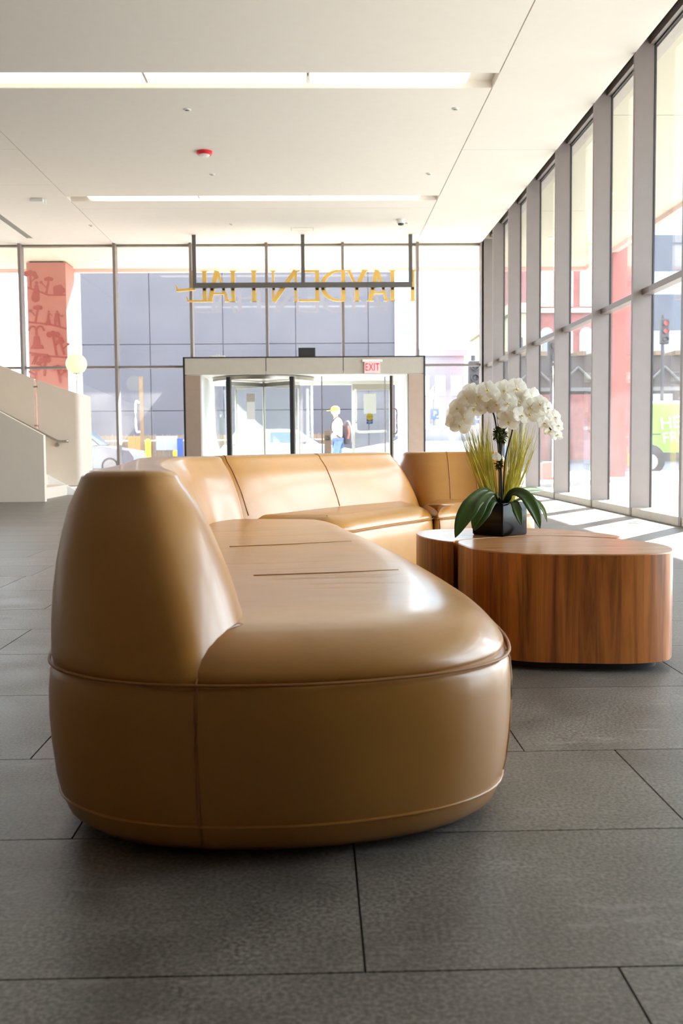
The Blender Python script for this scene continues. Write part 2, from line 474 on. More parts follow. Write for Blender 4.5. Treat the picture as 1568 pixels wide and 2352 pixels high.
def closed_curve(ctrl, n=200):
    P = np.array(ctrl, float); k = len(P); out = []
    for i in range(k):
        p0, p1, p2, p3 = P[i - 1], P[i], P[(i + 1) % k], P[(i + 2) % k]
        # centripetal Catmull-Rom
        t0 = 0; t1 = t0 + np.linalg.norm(p1 - p0) ** .5; t2 = t1 + np.linalg.norm(p2 - p1) ** .5; t3 = t2 + np.linalg.norm(p3 - p2) ** .5
        for t in np.linspace(t1, t2, 24, endpoint=False):
            a1 = (t1 - t) / (t1 - t0) * p0 + (t - t0) / (t1 - t0) * p1
            a2 = (t2 - t) / (t2 - t1) * p1 + (t - t1) / (t2 - t1) * p2
            a3 = (t3 - t) / (t3 - t2) * p2 + (t - t2) / (t3 - t2) * p3
            b1 = (t2 - t) / (t2 - t0) * a1 + (t - t0) / (t2 - t0) * a2
            b2 = (t3 - t) / (t3 - t1) * a2 + (t - t1) / (t3 - t1) * a3
            out.append((t2 - t) / (t2 - t1) * b1 + (t - t1) / (t2 - t1) * b2)
    out = np.array(out)
    d = np.r_[0, np.cumsum(np.linalg.norm(np.diff(np.vstack([out, out[:1]]), axis=0), axis=1))]
    q = np.linspace(0, d[-1], n, endpoint=False); c = np.vstack([out, out[:1]])
    return np.stack([np.interp(q, d, c[:, 0]), np.interp(q, d, c[:, 1])], 1)


def inset(p, d):
    """moves a closed outline inwards by d in small smoothed steps, keeping the point order"""
    p = p.copy()
    area = 0.5 * np.sum(p[:, 0] * np.roll(p[:, 1], -1) - np.roll(p[:, 0], -1) * p[:, 1])
    sg = 1 if area > 0 else -1
    steps = max(1, int(abs(d) / 0.006)); h = d / steps
    for _ in range(steps):
        t = np.roll(p, -1, 0) - np.roll(p, 1, 0)
        t /= np.linalg.norm(t, axis=1)[:, None] + 1e-9
        nrm = np.stack([-t[:, 1], t[:, 0]], 1) * sg
        p = p + nrm * h
        p = p + 0.25 * (0.5 * (np.roll(p, -1, 0) + np.roll(p, 1, 0)) - p)
    return p


def rings_from(outline, prof):
    return [[(float(x), float(y), z) for x, y in (inset(outline, d) if abs(d) > 1e-6 else outline)] for d, z in prof]


def open_curve(ctrl, n=24):
    P = [np.array(c, float) for c in ctrl]
    P = [2 * P[0] - P[1]] + P + [2 * P[-1] - P[-2]]
    out = []; seg = len(P) - 3; per = max(2, n // seg)
    for i in range(seg):
        p0, p1, p2, p3 = P[i:i + 4]
        for t in np.linspace(0, 1, per, endpoint=False):
            out.append(0.5 * ((2 * p1) + (-p0 + p2) * t + (2 * p0 - 5 * p1 + 4 * p2 - p3) * t * t + (-p0 + 3 * p1 - 3 * p2 + p3) * t ** 3))
    out.append(P[-2])
    return [tuple(map(float, o)) for o in out]


# ================================================================== SETTING
XW, XG, YF, YG, ZC = 3.235, 3.43, 19.577, 19.78, 4.66
XL, YB = -9.0, -1.7

# ---- floor: stone tiles laid in rows
floor = struct('floor')
MB().box(XL, XG + 0.1, YB, YG + 0.1, -0.06, -0.005).build('grout_bed', M['grout'], floor)
rows = [-0.13, 0.38, 0.87, 1.381, 1.892, 2.394, 3.026, 3.638, 4.15, 4.66, 5.29, 5.90, 6.41, 6.92, 7.43, 8.06, 8.67, 9.18, 9.69, 10.2]
joints = {2: 0.425, 3: 0.062, 4: 0.722, 5: -0.70, 6: 1.18, 0: 0.9, 1: -0.2}
far_tiles = MB(); g = 0.0018
TL = 1.2
for r in range(len(rows) - 1):
    y0, y1 = rows[r] + g, rows[r + 1] - g
    j = joints.get(r, random.uniform(-0.6, 0.6))
    a = j - TL * math.ceil((j - XL) / TL)
    while a < XG:
        x0, x1 = max(a + g, XL), min(a + TL - g, XG)
        a += TL
        if x1 - x0 < 0.02: continue
        far = max(y1, 0.2)
        if y1 > 0.3 and x1 > -0.40 * far - 0.3 and x0 < 0.36 * far + 0.3:
            MB().box(x0, x1, y0, y1, -0.02, 0.0).build('tile', M['stone'], floor)
        else:
            far_tiles.box(x0, x1, y0, y1, -0.02, 0.0)
y = 10.2
while y < YG:
    a = XL - random.random() * TL
    while a < XG:
        x0, x1 = max(a + g, XL), min(a + TL - g, XG)
        a += TL
        if x1 > x0: far_tiles.box(x0, x1, y + g, min(y + 0.56 - g, YG), -0.02, 0.0)
    y += 0.56
y = YB
while y < -0.2:
    a = XL - random.random() * TL
    while a < XG:
        x0, x1 = max(a + g, XL), min(a + TL - g, XG)
        a += TL
        if x1 > x0: far_tiles.box(x0, x1, y + g, min(y + 0.585 - g, -0.13 - g), -0.02, 0.0)
    y += 0.585
far_tiles.build('tile_field', M['stone'], floor, kind='stuff')

# ---- ceiling: plaster panels with open joints and two light coves
ceiling = struct('ceiling')
MB().box(XL, XW, YB, YF + 0.25, ZC + 0.10, ZC + 0.25).build('slab', M['ceil_dark'], ceiling)
CX0, CX1 = -3.862, 1.967
gp = 0.006
def cpanel(x0, x1, y0, y1):
    MB().box(x0 + gp, x1 - gp, y0 + gp, y1 - gp, ZC, ZC + 0.03).build('ceiling_panel', M['ceil'], ceiling)
cpanel(CX0, CX1, YB, 2.0); cpanel(CX0, CX1, 2.0, 10.81)
cpanel(CX0, CX1, 11.25, 16.0); cpanel(CX0, CX1, 16.3, 16.80)
cpanel(CX1, XW + gp, YB, 6.0); cpanel(CX1, XW + gp, 6.0, 13.56); cpanel(CX1, XW + gp, 13.56, YF + 0.2)
cpanel(CX0, CX1, 16.80, YF + 0.2)
for a, b in ((YB, 6.0), (6.0, 13.5), (13.5, 15.3), (15.3, YF + 0.2)): cpanel(XL, CX0, a, b)
for (a, b) in ((10.81, 11.25), (16.0, 16.3)):
    t = MB(); e = 0.012
    t.box(CX0, CX1, a - e, a, ZC + 0.005, ZC + 0.1).box(CX0, CX1, b, b + e, ZC + 0.005, ZC + 0.1)
    t.box(CX0 - e, CX0, a, b, ZC + 0.005, ZC + 0.1).box(CX1, CX1 + e, a, b, ZC + 0.005, ZC + 0.1)
    t.box(CX0, CX1, a, b, ZC + 0.085, ZC + 0.0995)
    t.build('cove', M['ceil'], ceiling)
# slot diffuser in the ceiling on the left
t = MB()
t.box(-5.36, -5.34, 12.0, 19.1, ZC - 0.004, ZC + 0.01).box(-5.27, -5.25, 12.0, 19.1, ZC - 0.004, ZC + 0.01).box(-5.34, -5.27, 12, 19.1, ZC - 0.001, ZC + 0.004)
t.build('slot_diffuser', M['ceil_dark'], ceiling)

# ---- unseen lobby walls; back one pulled close, near ones darkened to dim the foreground
w = MB().box(XL - 0.2, XL, 7.0, YG + 0.1, 0, ZC + 0.2).build('wall_left', M['wall']); w['kind'] = 'structure'
w = MB().box(XL - 0.2, XL, YB, 7.0, 0, ZC + 0.2).build('wall_left', M['wall_dim']); w['kind'] = 'structure'
w = MB().box(XL - 0.2, XG + 0.2, YB - 0.2, YB, 0, ZC + 0.2).build('wall_back', M['wall_dim']); w['kind'] = 'structure'

# ---- front curtain wall
win1 = struct('window_1')
front_x = [-7.45, -5.655, -3.852, -2.392, -0.935, 0.536, 1.985]
for x in front_x:
    MB().box(x - 0.025, x + 0.025, YF, YG + 0.04, 2.44 if -2.45 < x < 2.0 else 0, ZC + 0.1).build('mullion', M['fin'], win1)
ed = [XL] + front_x + [XW]
for a, b in zip(ed[:-1], ed[1:]):
    if -2.5 < (a + b) / 2 < 2.0 and a > -2.5 and b < 2.1: z0 = 2.44
    else: z0 = 0.09
    if z0 < 1:
        MB().box(a + 0.025, b - 0.025, YF + 0.10, YG + 0.02, 2.285, 2.33).build('transom', M['fin'], win1)
        for (p, q) in ((z0, 2.285), (2.33, ZC + 0.03)):
            MB().box(a + 0.02, b - 0.02, YG - 0.006, YG + 0.006, p, q).build('pane', M['glass'], win1)
        MB().box(a + 0.025, b - 0.025, YF + 0.05, YG + 0.03, 0, 0.09).build('sill', M['sill'], win1)
    else:
        MB().box(a + 0.02, b - 0.02, YG - 0.006, YG + 0.006, z0, ZC + 0.03).build('pane', M['glass'], win1)
MB().box(XL, XW, YF + 0.16, YG + 0.04, ZC - 0.045, ZC + 0.1).build('head_rail', M['sill'], win1)
MB().box(XL, XW, YF + 0.155, YF + 0.16, ZC - 0.02, ZC - 0.012).build('head_gasket', M['fin_dark'], win1)

# ---- right curtain wall with deep fins
win2 = struct('window_2')
w = MB().box(XW, XG + 0.1, YB, 1.45, 0, ZC + 0.2).build('wall_right', M['wall_dim']); w['kind'] = 'structure'  # unseen solid wall added to cut side light near the camera
side_y = [1.45, 2.9, 4.4, 5.85, 7.3, 8.827, 10.244, 11.73, 13.589, 15.416, 16.888, 18.368]
for y in side_y:
    f = MB().box(XW, XG, y, y + 0.06, 0.0, ZC + 0.15).build('mullion', M['fin'], win2)
    MB().box(XG, XG + 0.02, y - 0.006, y + 0.066, 0.0, ZC + 0.09).build('gasket', M['fin_dark'], win2)
MB().box(XW, XG + 0.05, YF, YF + 0.06, 0.0, ZC + 0.055).build('corner_mullion', M['fin'], win2)
MB().box(XW - 0.02, XW + 0.03, YF - 0.0, YG + 0.03, 0, ZC + 0.05).build('corner_mullion', M['fin'], win2)
ye = side_y + [YF]
for a, b in zip(ye[:-1], ye[1:]):
    a2 = a + (0.06 if a != YB else 0)
    MB().box(3.33, XG, a2, b, 2.255, 2.315).build('transom', M['fin'], win2)
    for (p, q) in ((0.08, 2.255), (2.315, ZC + 0.08)):
        MB().box(XG + 0.004, XG + 0.016, a2 - 0.02, b + 0.02, p, q).build('pane', M['glass'], win2)
    MB().box(XW + 0.005, XG + 0.03, a2 - 0.06, b, 0.0, 0.085).build('sill', M['sill'], win2, bevel=0.004)
MB().box(XW, XG - 0.06, YB, YF, ZC + 0.15, ZC + 0.2).build('head_pocket', M['rust'], win2)
MB().box(XG - 0.05, XG + 0.03, YB, YF, ZC + 0.08, ZC + 0.2).build('head_rail', M['fin'], win2)
MB().box(XG + 0.0, XG + 0.012, YB, YF, ZC + 0.065, ZC + 0.08).build('head_gasket', M['fin_dark'], win2)

# ---- outside ground, canopy
MB_ground = MB().box(-120, XL - 0.2, -30, 27, -0.3, -0.02).box(XL - 0.2, XG + 0.12, YG + 0.12, 27, -0.3, -0.02).box(XG + 0.12, 120, -30, 27, -0.3, -0.02)
o = MB_ground.build('ground_1', M['pave']); o['kind'] = 'structure'
o = MB().box(-120, 120, 27, 140, -0.3, -0.15).build('ground_2', M['asphalt']); o['kind'] = 'structure'
can = struct('trim_1')
XS, YS, ZS = 6.1, 22.8, 4.74
MB().box(XL, XS, YG + 0.05, YS, ZS, ZS + 0.4).box(XG + 0.08, XS, YB, YG + 0.05, ZS, ZS + 0.4).build('soffit', M['soffit'], can)
MB().box(XL, XS + 0.12, YS, YS + 0.12, ZS - 0.08, ZS + 1.5).box(XS, XS + 0.12, YB, YS, ZS - 0.08, ZS + 1.5).build('fascia', M['redfascia'], can)
MB().box(XG + 0.035, XG + 0.16, YB, YF, ZC + 0.06, ZS + 0.05).build('concrete_edge', M['panel'], can)
t = MB()
t.box(XL, XS, YB, YS, ZS + 0.4, ZS + 0.9)
t.build('upper_floor', M['beige'], can)
for (x, y) in ((-4.6, 21.8), (4.6, 19.6), (4.7, 16.2), (4.6, 21.6), (-1.0, 21.8), (4.7, 12.0)):
    MB().lathe([(0.09, 0), (0.09, -0.02), (0.05, -0.03)], (x, y, ZS), 16).build('soffit_light', M['white'], can, smooth=True)
for yy in (12.4, 17.4):
    MB().box(XG + 0.2, XS, yy, yy + 0.012, ZS - 0.002, ZS + 0.01).build('soffit_joint', M['ceil_dark'], can)

# ================================================================== SOFA
Z_SEAM, Z_SEAT, Z_TOP = 0.33, 0.41, 0.70
base_prof = [(0.090, 0.010), (0.050, 0.016), (0.028, 0.034), (0.014, 0.070), (0.006, 0.108), (0.000, 0.165), (-0.004, 0.22), (-0.004, 0.27), (0.0, 0.31), (0.006, 0.327), (0.03, 0.335)]
seat_prof = [(0.03, 0.30), (0.006, 0.332), (0.004, 0.338), (0.012, 0.352), (0.028, 0.370), (0.052, 0.386), (0.085, 0.398), (0.125, 0.406), (0.17, 0.410)]


def sofa_section(name, label, base_ctrl, seat_ctrl, back_lo, back_hi, loc, seams=(), seat_mat='leather_seat', verticals=(), back_seams=()):
    root = thing(name, label, 'sofa', loc, 'tan leather sectional sofa')
    bo = closed_curve(base_ctrl, 220)
    rr = rings_from(bo, base_prof); MB().loft(rr, False, False).cap(rr[0]).cap(rr[-1]).build('base', M['leather'], root, smooth='all', weld=True)
    MB().loft(rings_from(bo, [(0.105, 0.0), (0.105, 0.014)])).build('plinth', M['plinth'], root)
    so = closed_curve(seat_ctrl, 220)
    rr = rings_from(so, seat_prof if seat_mat == 'leather_seat' else seat_prof[:-2] + [(0.105, 0.405), (0.125, 0.408)]); MB().loft(rr, False, False).cap(rr[0]).cap(rr[-1]).build('seat', M[seat_mat], root, smooth='all', weld=True)
    lo, hi = closed_curve(back_lo, 24 * 8), closed_curve(back_hi, 24 * 8)
    # same parameter on both outlines: resample per control span
    lo = spans(back_lo); hi = spans(back_hi)
    rings = []
    rings.append([(float(x), float(y), 0.30) for x, y in inset(lo, 0.03)])
    for z in (0.326, 0.345, 0.37, 0.41, 0.46, 0.52, 0.58, 0.63):
        u = max(0, z - 0.331) / (Z_TOP - 0.331)
        w_ = u ** 1.0 * 0.92 + 0.08 * math.sin(u * math.pi / 2)
        bulge = 0.020 * math.sin(u * math.pi)
        p = lo * (1 - w_) + hi * w_
        p = inset(p, -bulge if z > 0.335 else 0.004)
        rings.append([(float(x), float(y), z) for x, y in p])
    for d, z in ((0.000, 0.678), (0.005, 0.690), (0.013, 0.698), (0.025, 0.7025), (0.04, 0.704)):
        p = inset(hi, d)
        rings.append([(float(x), float(y), z) for x, y in p])
    MB().loft(rings, False, False).cap(rings[0]).cap(rings[-1]).build('backrest', M['leather'], root, smooth='all', weld=True)
    # welted seams following the body
    pp = [(float(x), float(y), 0.331) for x, y in inset(bo, -0.001)]
    MB().tube(pp, 0.0032, 6, closed=True).build('piping', M['seam'], root, smooth='all')
    pp = [(float(x), float(y), 0.072) for x, y in inset(bo, 0.0125)]
    MB().tube(pp, 0.003, 6, closed=True).build('piping', M['leather'], root, smooth='all')
    for vx, vy in verticals:
        k = int(np.argmin((bo[:, 0] - vx) ** 2 + (bo[:, 1] - vy) ** 2)); pts = []
        for d, z in base_prof[2:-1]:
            q = inset(bo, d - 0.0005)[k]; pts.append((float(q[0]), float(q[1]), z))
        MB().tube(pts, 0.0035, 6).build('seam', M['seam'], root, smooth='all')
    for bx_, by_ in back_seams:
        k = int(np.argmin((lo[:, 0] - bx_) ** 2 + (lo[:, 1] - by_) ** 2))
        pts = [r_[k] for r_ in rings[4:]]
        MB().tube(pts, 0.0035, 6).build('seam', M['seam'], root, smooth='all')
    for pts in seams:
        MB().tube(open_curve(pts, 30), 0.0022 if pts[0][2] < 0.36 else 0.0012, 6).build('seam', M['seam'], root, smooth='all')
    return root


def spans(ctrl, per=14):
    P = np.array(ctrl, float); k = len(P); out = []
    for i in range(k):
        p0, p1, p2, p3 = P[i - 1], P[i], P[(i + 1) % k], P[(i + 2) % k]
        t0 = 0; t1 = t0 + np.linalg.norm(p1 - p0) ** .5; t2 = t1 + np.linalg.norm(p2 - p1) ** .5; t3 = t2 + np.linalg.norm(p3 - p2) ** .5
        for t in np.linspace(t1, t2, per, endpoint=False):
            a1 = (t1 - t) / (t1 - t0) * p0 + (t - t0) / (t1 - t0) * p1
            a2 = (t2 - t) / (t2 - t1) * p1 + (t - t1) / (t2 - t1) * p2
            a3 = (t3 - t) / (t3 - t2) * p2 + (t - t2) / (t3 - t2) * p3
            b1 = (t2 - t) / (t2 - t0) * a1 + (t - t0) / (t2 - t0) * a2
            b2 = (t3 - t) / (t3 - t1) * a2 + (t - t1) / (t3 - t1) * a3
            out.append((t2 - t) / (t2 - t1) * b1 + (t - t1) / (t2 - t1) * b2)
    return np.array(out)


# near section (bench with its tall rounded end towards the camera)
base1 = [(-0.217, 1.74), (-0.02, 1.738), (0.134, 1.775), (0.265, 1.838), (0.362, 1.94), (0.402, 2.10), (0.408, 2.4), (0.375, 2.85), (0.285, 3.6), (0.165, 4.4),
         (0.125, 4.68), (0.06, 4.80), (-0.10, 4.84), (-0.36, 4.90), (-0.62, 4.98), (-0.80, 4.90), (-0.85, 4.5), (-0.79, 4.0), (-0.68, 3.2), (-0.59, 2.4), (-0.555, 2.08), (-0.51, 1.915), (-0.42, 1.815), (-0.33, 1.765)]
seat1 = [(-0.217, 1.743), (-0.02, 1.741), (0.134, 1.778), (0.26, 1.848), (0.352, 1.952), (0.397, 2.10), (0.405, 2.4), (0.372, 2.85), (0.282, 3.6), (0.162, 4.4),
         (0.122, 4.68), (0.06, 4.79), (-0.10, 4.83), (-0.36, 4.88), (-0.58, 4.80), (-0.62, 4.4), (-0.56, 3.7), (-0.46, 2.8), (-0.38, 2.3), (-0.34, 1.95), (-0.29, 1.80)]
lo1 = [(-0.217, 1.741), (-0.33, 1.768), (-0.42, 1.818), (-0.508, 1.918), (-0.552, 2.08), (-0.588, 2.4), (-0.678, 3.2), (-0.788, 4.0), (-0.845, 4.5), (-0.80, 4.88), (-0.62, 4.96), (-0.40, 4.89), (-0.34, 4.78),
       (-0.455, 4.5), (-0.43, 3.7), (-0.30, 2.8), (-0.175, 2.2), (-0.135, 2.02), (-0.145, 1.86)]
hi1 = [(-0.335, 1.985), (-0.385, 1.99), (-0.435, 2.01), (-0.482, 2.06), (-0.505, 2.15), (-0.53, 2.45), (-0.625, 3.2), (-0.735, 3.95), (-0.80, 4.5), (-0.78, 4.92), (-0.66, 5.02), (-0.52, 5.00), (-0.46, 4.92),
       (-0.585, 4.5), (-0.55, 3.7), (-0.42, 2.8), (-0.315, 2.25), (-0.285, 2.10), (-0.295, 2.02)]
sec1 = sofa_section('leather_sofa', 'long tan leather sofa bench with tall rounded end, nearest the camera', base1, seat1, lo1, hi1, (-0.2, 3.3, 0),
                    seams=[[(-0.217, 1.737, 0.331), (-0.212, 1.77, 0.352), (-0.197, 1.83, 0.374), (-0.172, 1.90, 0.394), (-0.150, 1.97, 0.408)], [(-0.30, 3.40, 0.411), (-0.1, 3.46, 0.411), (0.12, 3.56, 0.410)], [(-0.17, 2.63, 0.411), (0.05, 2.67, 0.411), (0.22, 2.72, 0.410)]],
                    verticals=[(-0.217, 1.74), (0.385, 2.03)])

# middle section
base2 = [(0.15, 4.86), (0.25, 5.02), (0.40, 5.27), (0.60, 5.57), (0.66, 5.70), (0.63, 6.1), (0.60, 6.35), (0.50, 6.62), (0.36, 6.72), (0.22, 6.62), (-0.14, 6.05), (-0.50, 5.45), (-0.66, 5.10), (-0.55, 4.97), (-0.36, 4.91), (-0.08, 4.85), (0.06, 4.81)]
lo2 = [(-0.322, 4.915), (0.144, 5.62), (0.60, 6.20), (0.66, 6.32), (0.61, 6.45), (0.46, 6.66), (0.36, 6.70), (0.22, 6.60), (-0.14, 6.03), (-0.50, 5.43), (-0.65, 5.10), (-0.58, 4.98), (-0.44, 4.88)]
hi2 = [(-0.45, 5.00), (0.02, 5.72), (0.45, 6.30), (0.475, 6.36), (0.455, 6.42), (0.38, 6.55), (0.33, 6.57), (0.24, 6.52), (-0.12, 5.98), (-0.46, 5.40), (-0.57, 5.14), (-0.56, 5.05), (-0.51, 5.00)]
sec2 = sofa_section('leather_sofa', 'middle tan leather sofa section with long slanted back in front of the doors', base2, base2, lo2, hi2, (0, 5.6, 0), seat_mat='leather',
                    back_seams=[(0.144, 5.62), (-0.322, 4.915)])
# far section
base3 = [(0.68, 5.66), (0.84, 5.79), (1.02, 5.83), (1.18, 5.84), (1.28, 5.92), (1.32, 6.2), (1.30, 6.55), (1.16, 6.76), (0.90, 6.84), (0.63, 6.84), (0.54, 6.75), (0.61, 6.48), (0.66, 6.2), (0.665, 5.8)]
lo3 = [(0.70, 6.24), (0.95, 6.25), (1.20, 6.20), (1.27, 6.26), (1.29, 6.5), (1.16, 6.74), (0.90, 6.82), (0.63, 6.82), (0.54, 6.74), (0.60, 6.50)]
hi3 = [(0.72, 6.50), (0.95, 6.50), (1.15, 6.46), (1.20, 6.49), (1.21, 6.56), (1.13, 6.66), (0.90, 6.74), (0.66, 6.76), (0.575, 6.71), (0.60, 6.58)]
sec3 = sofa_section('leather_sofa', 'far tan leather sofa section with upright seamed back behind the orchid', base3, base3, lo3, hi3, (0.95, 6.2, 0), seat_mat='leather',
                    back_seams=[(0.83,6.25),(1.03,6.24)],
                    verticals=[(0.69, 5.67)])

# ================================================================== COFFEE TABLES
def drum_table(label, ctrl, loc, h):
    t_ = thing('coffee_table', label, 'table', loc, 'walnut drum tables')
    o_ = closed_curve(ctrl, 160)
    MB().loft(rings_from(o_, [(0.0, 0.03), (0.0, h - 0.004)]), cap1=False).build('drum_side', M['wood_side'], t_, smooth=True)
    MB().loft(rings_from(o_, [(0.0, h - 0.004), (0.002, h)]), cap0=False).build('tabletop', M['wood_top'], t_, smooth=True)
    MB().loft(rings_from(o_, [(0.05, 0.0), (0.05, 0.032)])).build('plinth', M['plinth'], t_)
    return t_
near_tab = [(0.516, 3.66), (0.522, 3.58), (0.556, 3.41), (0.66, 3.28), (0.86, 3.226), (1.05, 3.214), (1.15, 3.25), (1.20, 3.34), (1.225, 3.46), (1.21, 3.60), (1.13, 3.735), (1.03, 3.835), (0.89, 3.90), (0.74, 3.87), (0.61, 3.80), (0.54, 3.745)]
rear_tab = [(0.402, 4.00), (0.425, 3.86), (0.475, 3.73), (0.505, 3.70), (0.528, 3.76), (0.60, 3.815), (0.735, 3.885), (0.89, 3.915), (1.04, 3.85), (1.12, 3.785), (1.155, 3.79), (1.172, 3.88), (1.12, 4.02), (1.01, 4.18), (0.88, 4.28), (0.72, 4.31), (0.58, 4.275), (0.465, 4.22), (0.412, 4.12)]
drum_table('rounded triangular walnut drum table closest to the sofa bench', near_tab, (0.87, 3.55, 0), 0.39)
drum_table('kidney shaped walnut drum table carrying the potted orchid', rear_tab, (0.8, 4.05, 0), 0.39)

# ================================================================== ORCHID
OX, OY, OZ = 0.728, 3.975, 0.39
orch = thing('potted_orchid', 'white flowering orchid with dried grass in a square black pot', 'plant', (OX, OY, OZ))
def rot2(x, y, a): return (x * math.cos(a) - y * math.sin(a), x * math.sin(a) + y * math.cos(a))
s2 = 0.0775; ang = math.radians(40)
def sq(s, z, b=0.006):
    pts = []
    for (cx, cy) in ((1, 1), (-1, 1), (-1, -1), (1, -1)):
        a0 = math.atan2(cy, cx)
        for da in (-0.785, -0.4, 0, 0.4, 0.785):
            pts.append((cx * (s - b) + b * math.cos(a0 + da), cy * (s - b) + b * math.sin(a0 + da)))
    return [(OX + rot2(x, y, ang)[0], OY + rot2(x, y, ang)[1], z) for x, y in pts]
MB().loft([sq(s2 - 0.004, OZ), sq(s2, OZ + 0.006), sq(s2, OZ + 0.127), sq(s2 - 0.002, OZ + 0.13), sq(s2 - 0.007, OZ + 0.128), sq(s2 - 0.009, OZ + 0.105)]).build('pot', M['pot'], orch, smooth=True)
# moss bed and moss clumps on the stems
def moss_clump(c, r, n, name):
    t_ = MB(); rnd = random.Random(int(c[2] * 1000))
    for _ in range(n):
        d = Vector((rnd.gauss(0, 1), rnd.gauss(0, 1), rnd.gauss(0, 1))); d.normalize()
        p = Vector(c) + Vector((d.x * r[0], d.y * r[1], d.z * r[2])) * rnd.uniform(0.3, 1.0)
        q = p + d * rnd.uniform(0.006, 0.014)
        u = d.cross(Vector((0.3, 0.5, 0.8))); u.normalize(); u *= 0.003
        t_.add([p - u, p + u, q], [(0, 1, 2)])
    return t_.build(name, M['moss'], orch, kind='stuff')
moss_clump((OX, OY, OZ + 0.125), (0.06, 0.06, 0.012), 420, 'moss')
moss_clump((0.712, 3.93, 0.79), (0.018, 0.016, 0.03), 260, 'moss')
moss_clump((0.734, 3.94, 0.787), (0.014, 0.014, 0.034), 220, 'moss')
moss_clump((0.717, 3.93, 0.672), (0.014, 0.014, 0.022), 200, 'moss')
# dried grass blades (too many and thin to count): one stuff part
rnd = random.Random(11); gb = MB()
for i in range(250):
    side = -1 if rnd.random() < 0.55 else 1
    a = rnd.random()
    bx = OX + side * rnd.uniform(0.0, 0.05); by = OY + rnd.uniform(-0.045, 0.045)
    tx = OX + (side * (0.035 + 0.125 * a) if side < 0 else 0.035 + 0.12 * a); ty = by + rnd.uniform(-0.04, 0.04)
    h = rnd.uniform(0.27, 0.39) * (1 - 0.14 * a)
    w_ = rnd.uniform(0.0008, 0.0024); k = 6; pts = []
    bend = rnd.uniform(-0.006, 0.014) * side
    for j in range(k + 1):
        u = j / k
        pts.append(Vector((bx + (tx - bx) * u + bend * math.sin(math.pi * u), by + (ty - by) * u, OZ + 0.11 + h * u)))
    vs = []; yaw = rnd.uniform(-0.9, 0.9)
    for j, p in enumerate(pts):
        ww = w_ * (1 - (j / k) ** 3 * 0.9)
        vs += [p - Vector((ww * math.cos(yaw), ww * math.sin(yaw), 0)), p + Vector((ww * math.cos(yaw), ww * math.sin(yaw), 0))]
    gb.add(vs, [(2 * j, 2 * j + 1, 2 * j + 3, 2 * j + 2) for j in range(k)])
gb.build('grass_blades', M['grass'], orch, kind='stuff')
# a few extra bent blades
# leaves
def leaf(pts, wid, m_, name='leaf', fold=0.25, dirw=None):
    c = [Vector(p) for p in open_curve(pts, 20)]; n = len(c); t_ = MB(); vs = []
    for i, p in enumerate(c):
        tg = c[min(i + 1, n - 1)] - c[max(i - 1, 0)]; tg.normalize()
        sdv = Vector(dirw) if dirw else tg.cross(Vector((0, -1, 0.6)))
        sdv = sdv - tg * sdv.dot(tg); sdv.normalize()
        nr = tg.cross(sdv)
        if nr.y > 0: nr = -nr
        u = i / (n - 1)
        ww = wid * (0.35 + 0.65 * math.sin(math.pi * min(1, u * 1.25 + 0.0) * 0.5)) if u < 0.6 else wid * math.cos((u - 0.6) / 0.4 * math.pi / 2) ** 0.8
        ww = max(ww, 0.0008)
        for s_, f_ in ((-1, 1), (-0.5, 0.35), (0, 0), (0.5, 0.35), (1, 1)):
            vs.append(p + sdv * (ww * s_) + nr * (ww * fold * f_))
    fs = []
    for i in range(n - 1):
        for q in range(4):
            fs.append((i * 5 + q, i * 5 + q + 1, (i + 1) * 5 + q + 1, (i + 1) * 5 + q))
    t_.add(vs, fs)
    o_ = t_.build(name, m_, orch, smooth='all')
    sm = o_.modifiers.new('thick', 'SOLIDIFY'); sm.thickness = 0.0016
    return o_
leaf([(0.712, 3.94, 0.515), (0.661, 3.86, 0.563), (0.602, 3.79, 0.537), (0.551, 3.76, 0.473), (0.517, 3.74, 0.401)], 0.034, M['leaf'])
leaf([(0.716, 3.92, 0.515), (0.674, 3.84, 0.56), (0.630, 3.785, 0.534), (0.601, 3.76, 0.481), (0.583, 3.75, 0.434)], 0.023, M['leaf'])
leaf([(0.738, 3.94, 0.512), (0.763, 3.88, 0.562), (0.801, 3.84, 0.549), (0.835, 3.82, 0.491), (0.854, 3.81, 0.426)], 0.027, M['leaf'])
leaf([(0.743, 3.92, 0.512), (0.757, 3.85, 0.527), (0.769, 3.82, 0.49), (0.781, 3.81, 0.439)], 0.019, M['leaf'])
leaf([(0.77, 3.98, 0.512), (0.821, 3.98, 0.533), (0.87, 3.98, 0.524), (0.903, 3.97, 0.485), (0.917, 3.97, 0.438)], 0.010, M['leaf_light'])
leaf([(0.752, 4.0, 0.515), (0.80, 4.05, 0.548), (0.846, 4.1, 0.557), (0.918, 4.2, 0.557), (0.966, 4.25, 0.554)], 0.016, M['leaf_light'])
leaf([(0.722, 3.94, 0.513), (0.672, 3.84, 0.536), (0.629, 3.80, 0.49), (0.596, 3.78, 0.424)], 0.030, M['leaf'])
leaf([(0.724, 3.95, 0.51), (0.708, 3.88, 0.545), (0.694, 3.85, 0.557)], 0.014, M['leaf'])
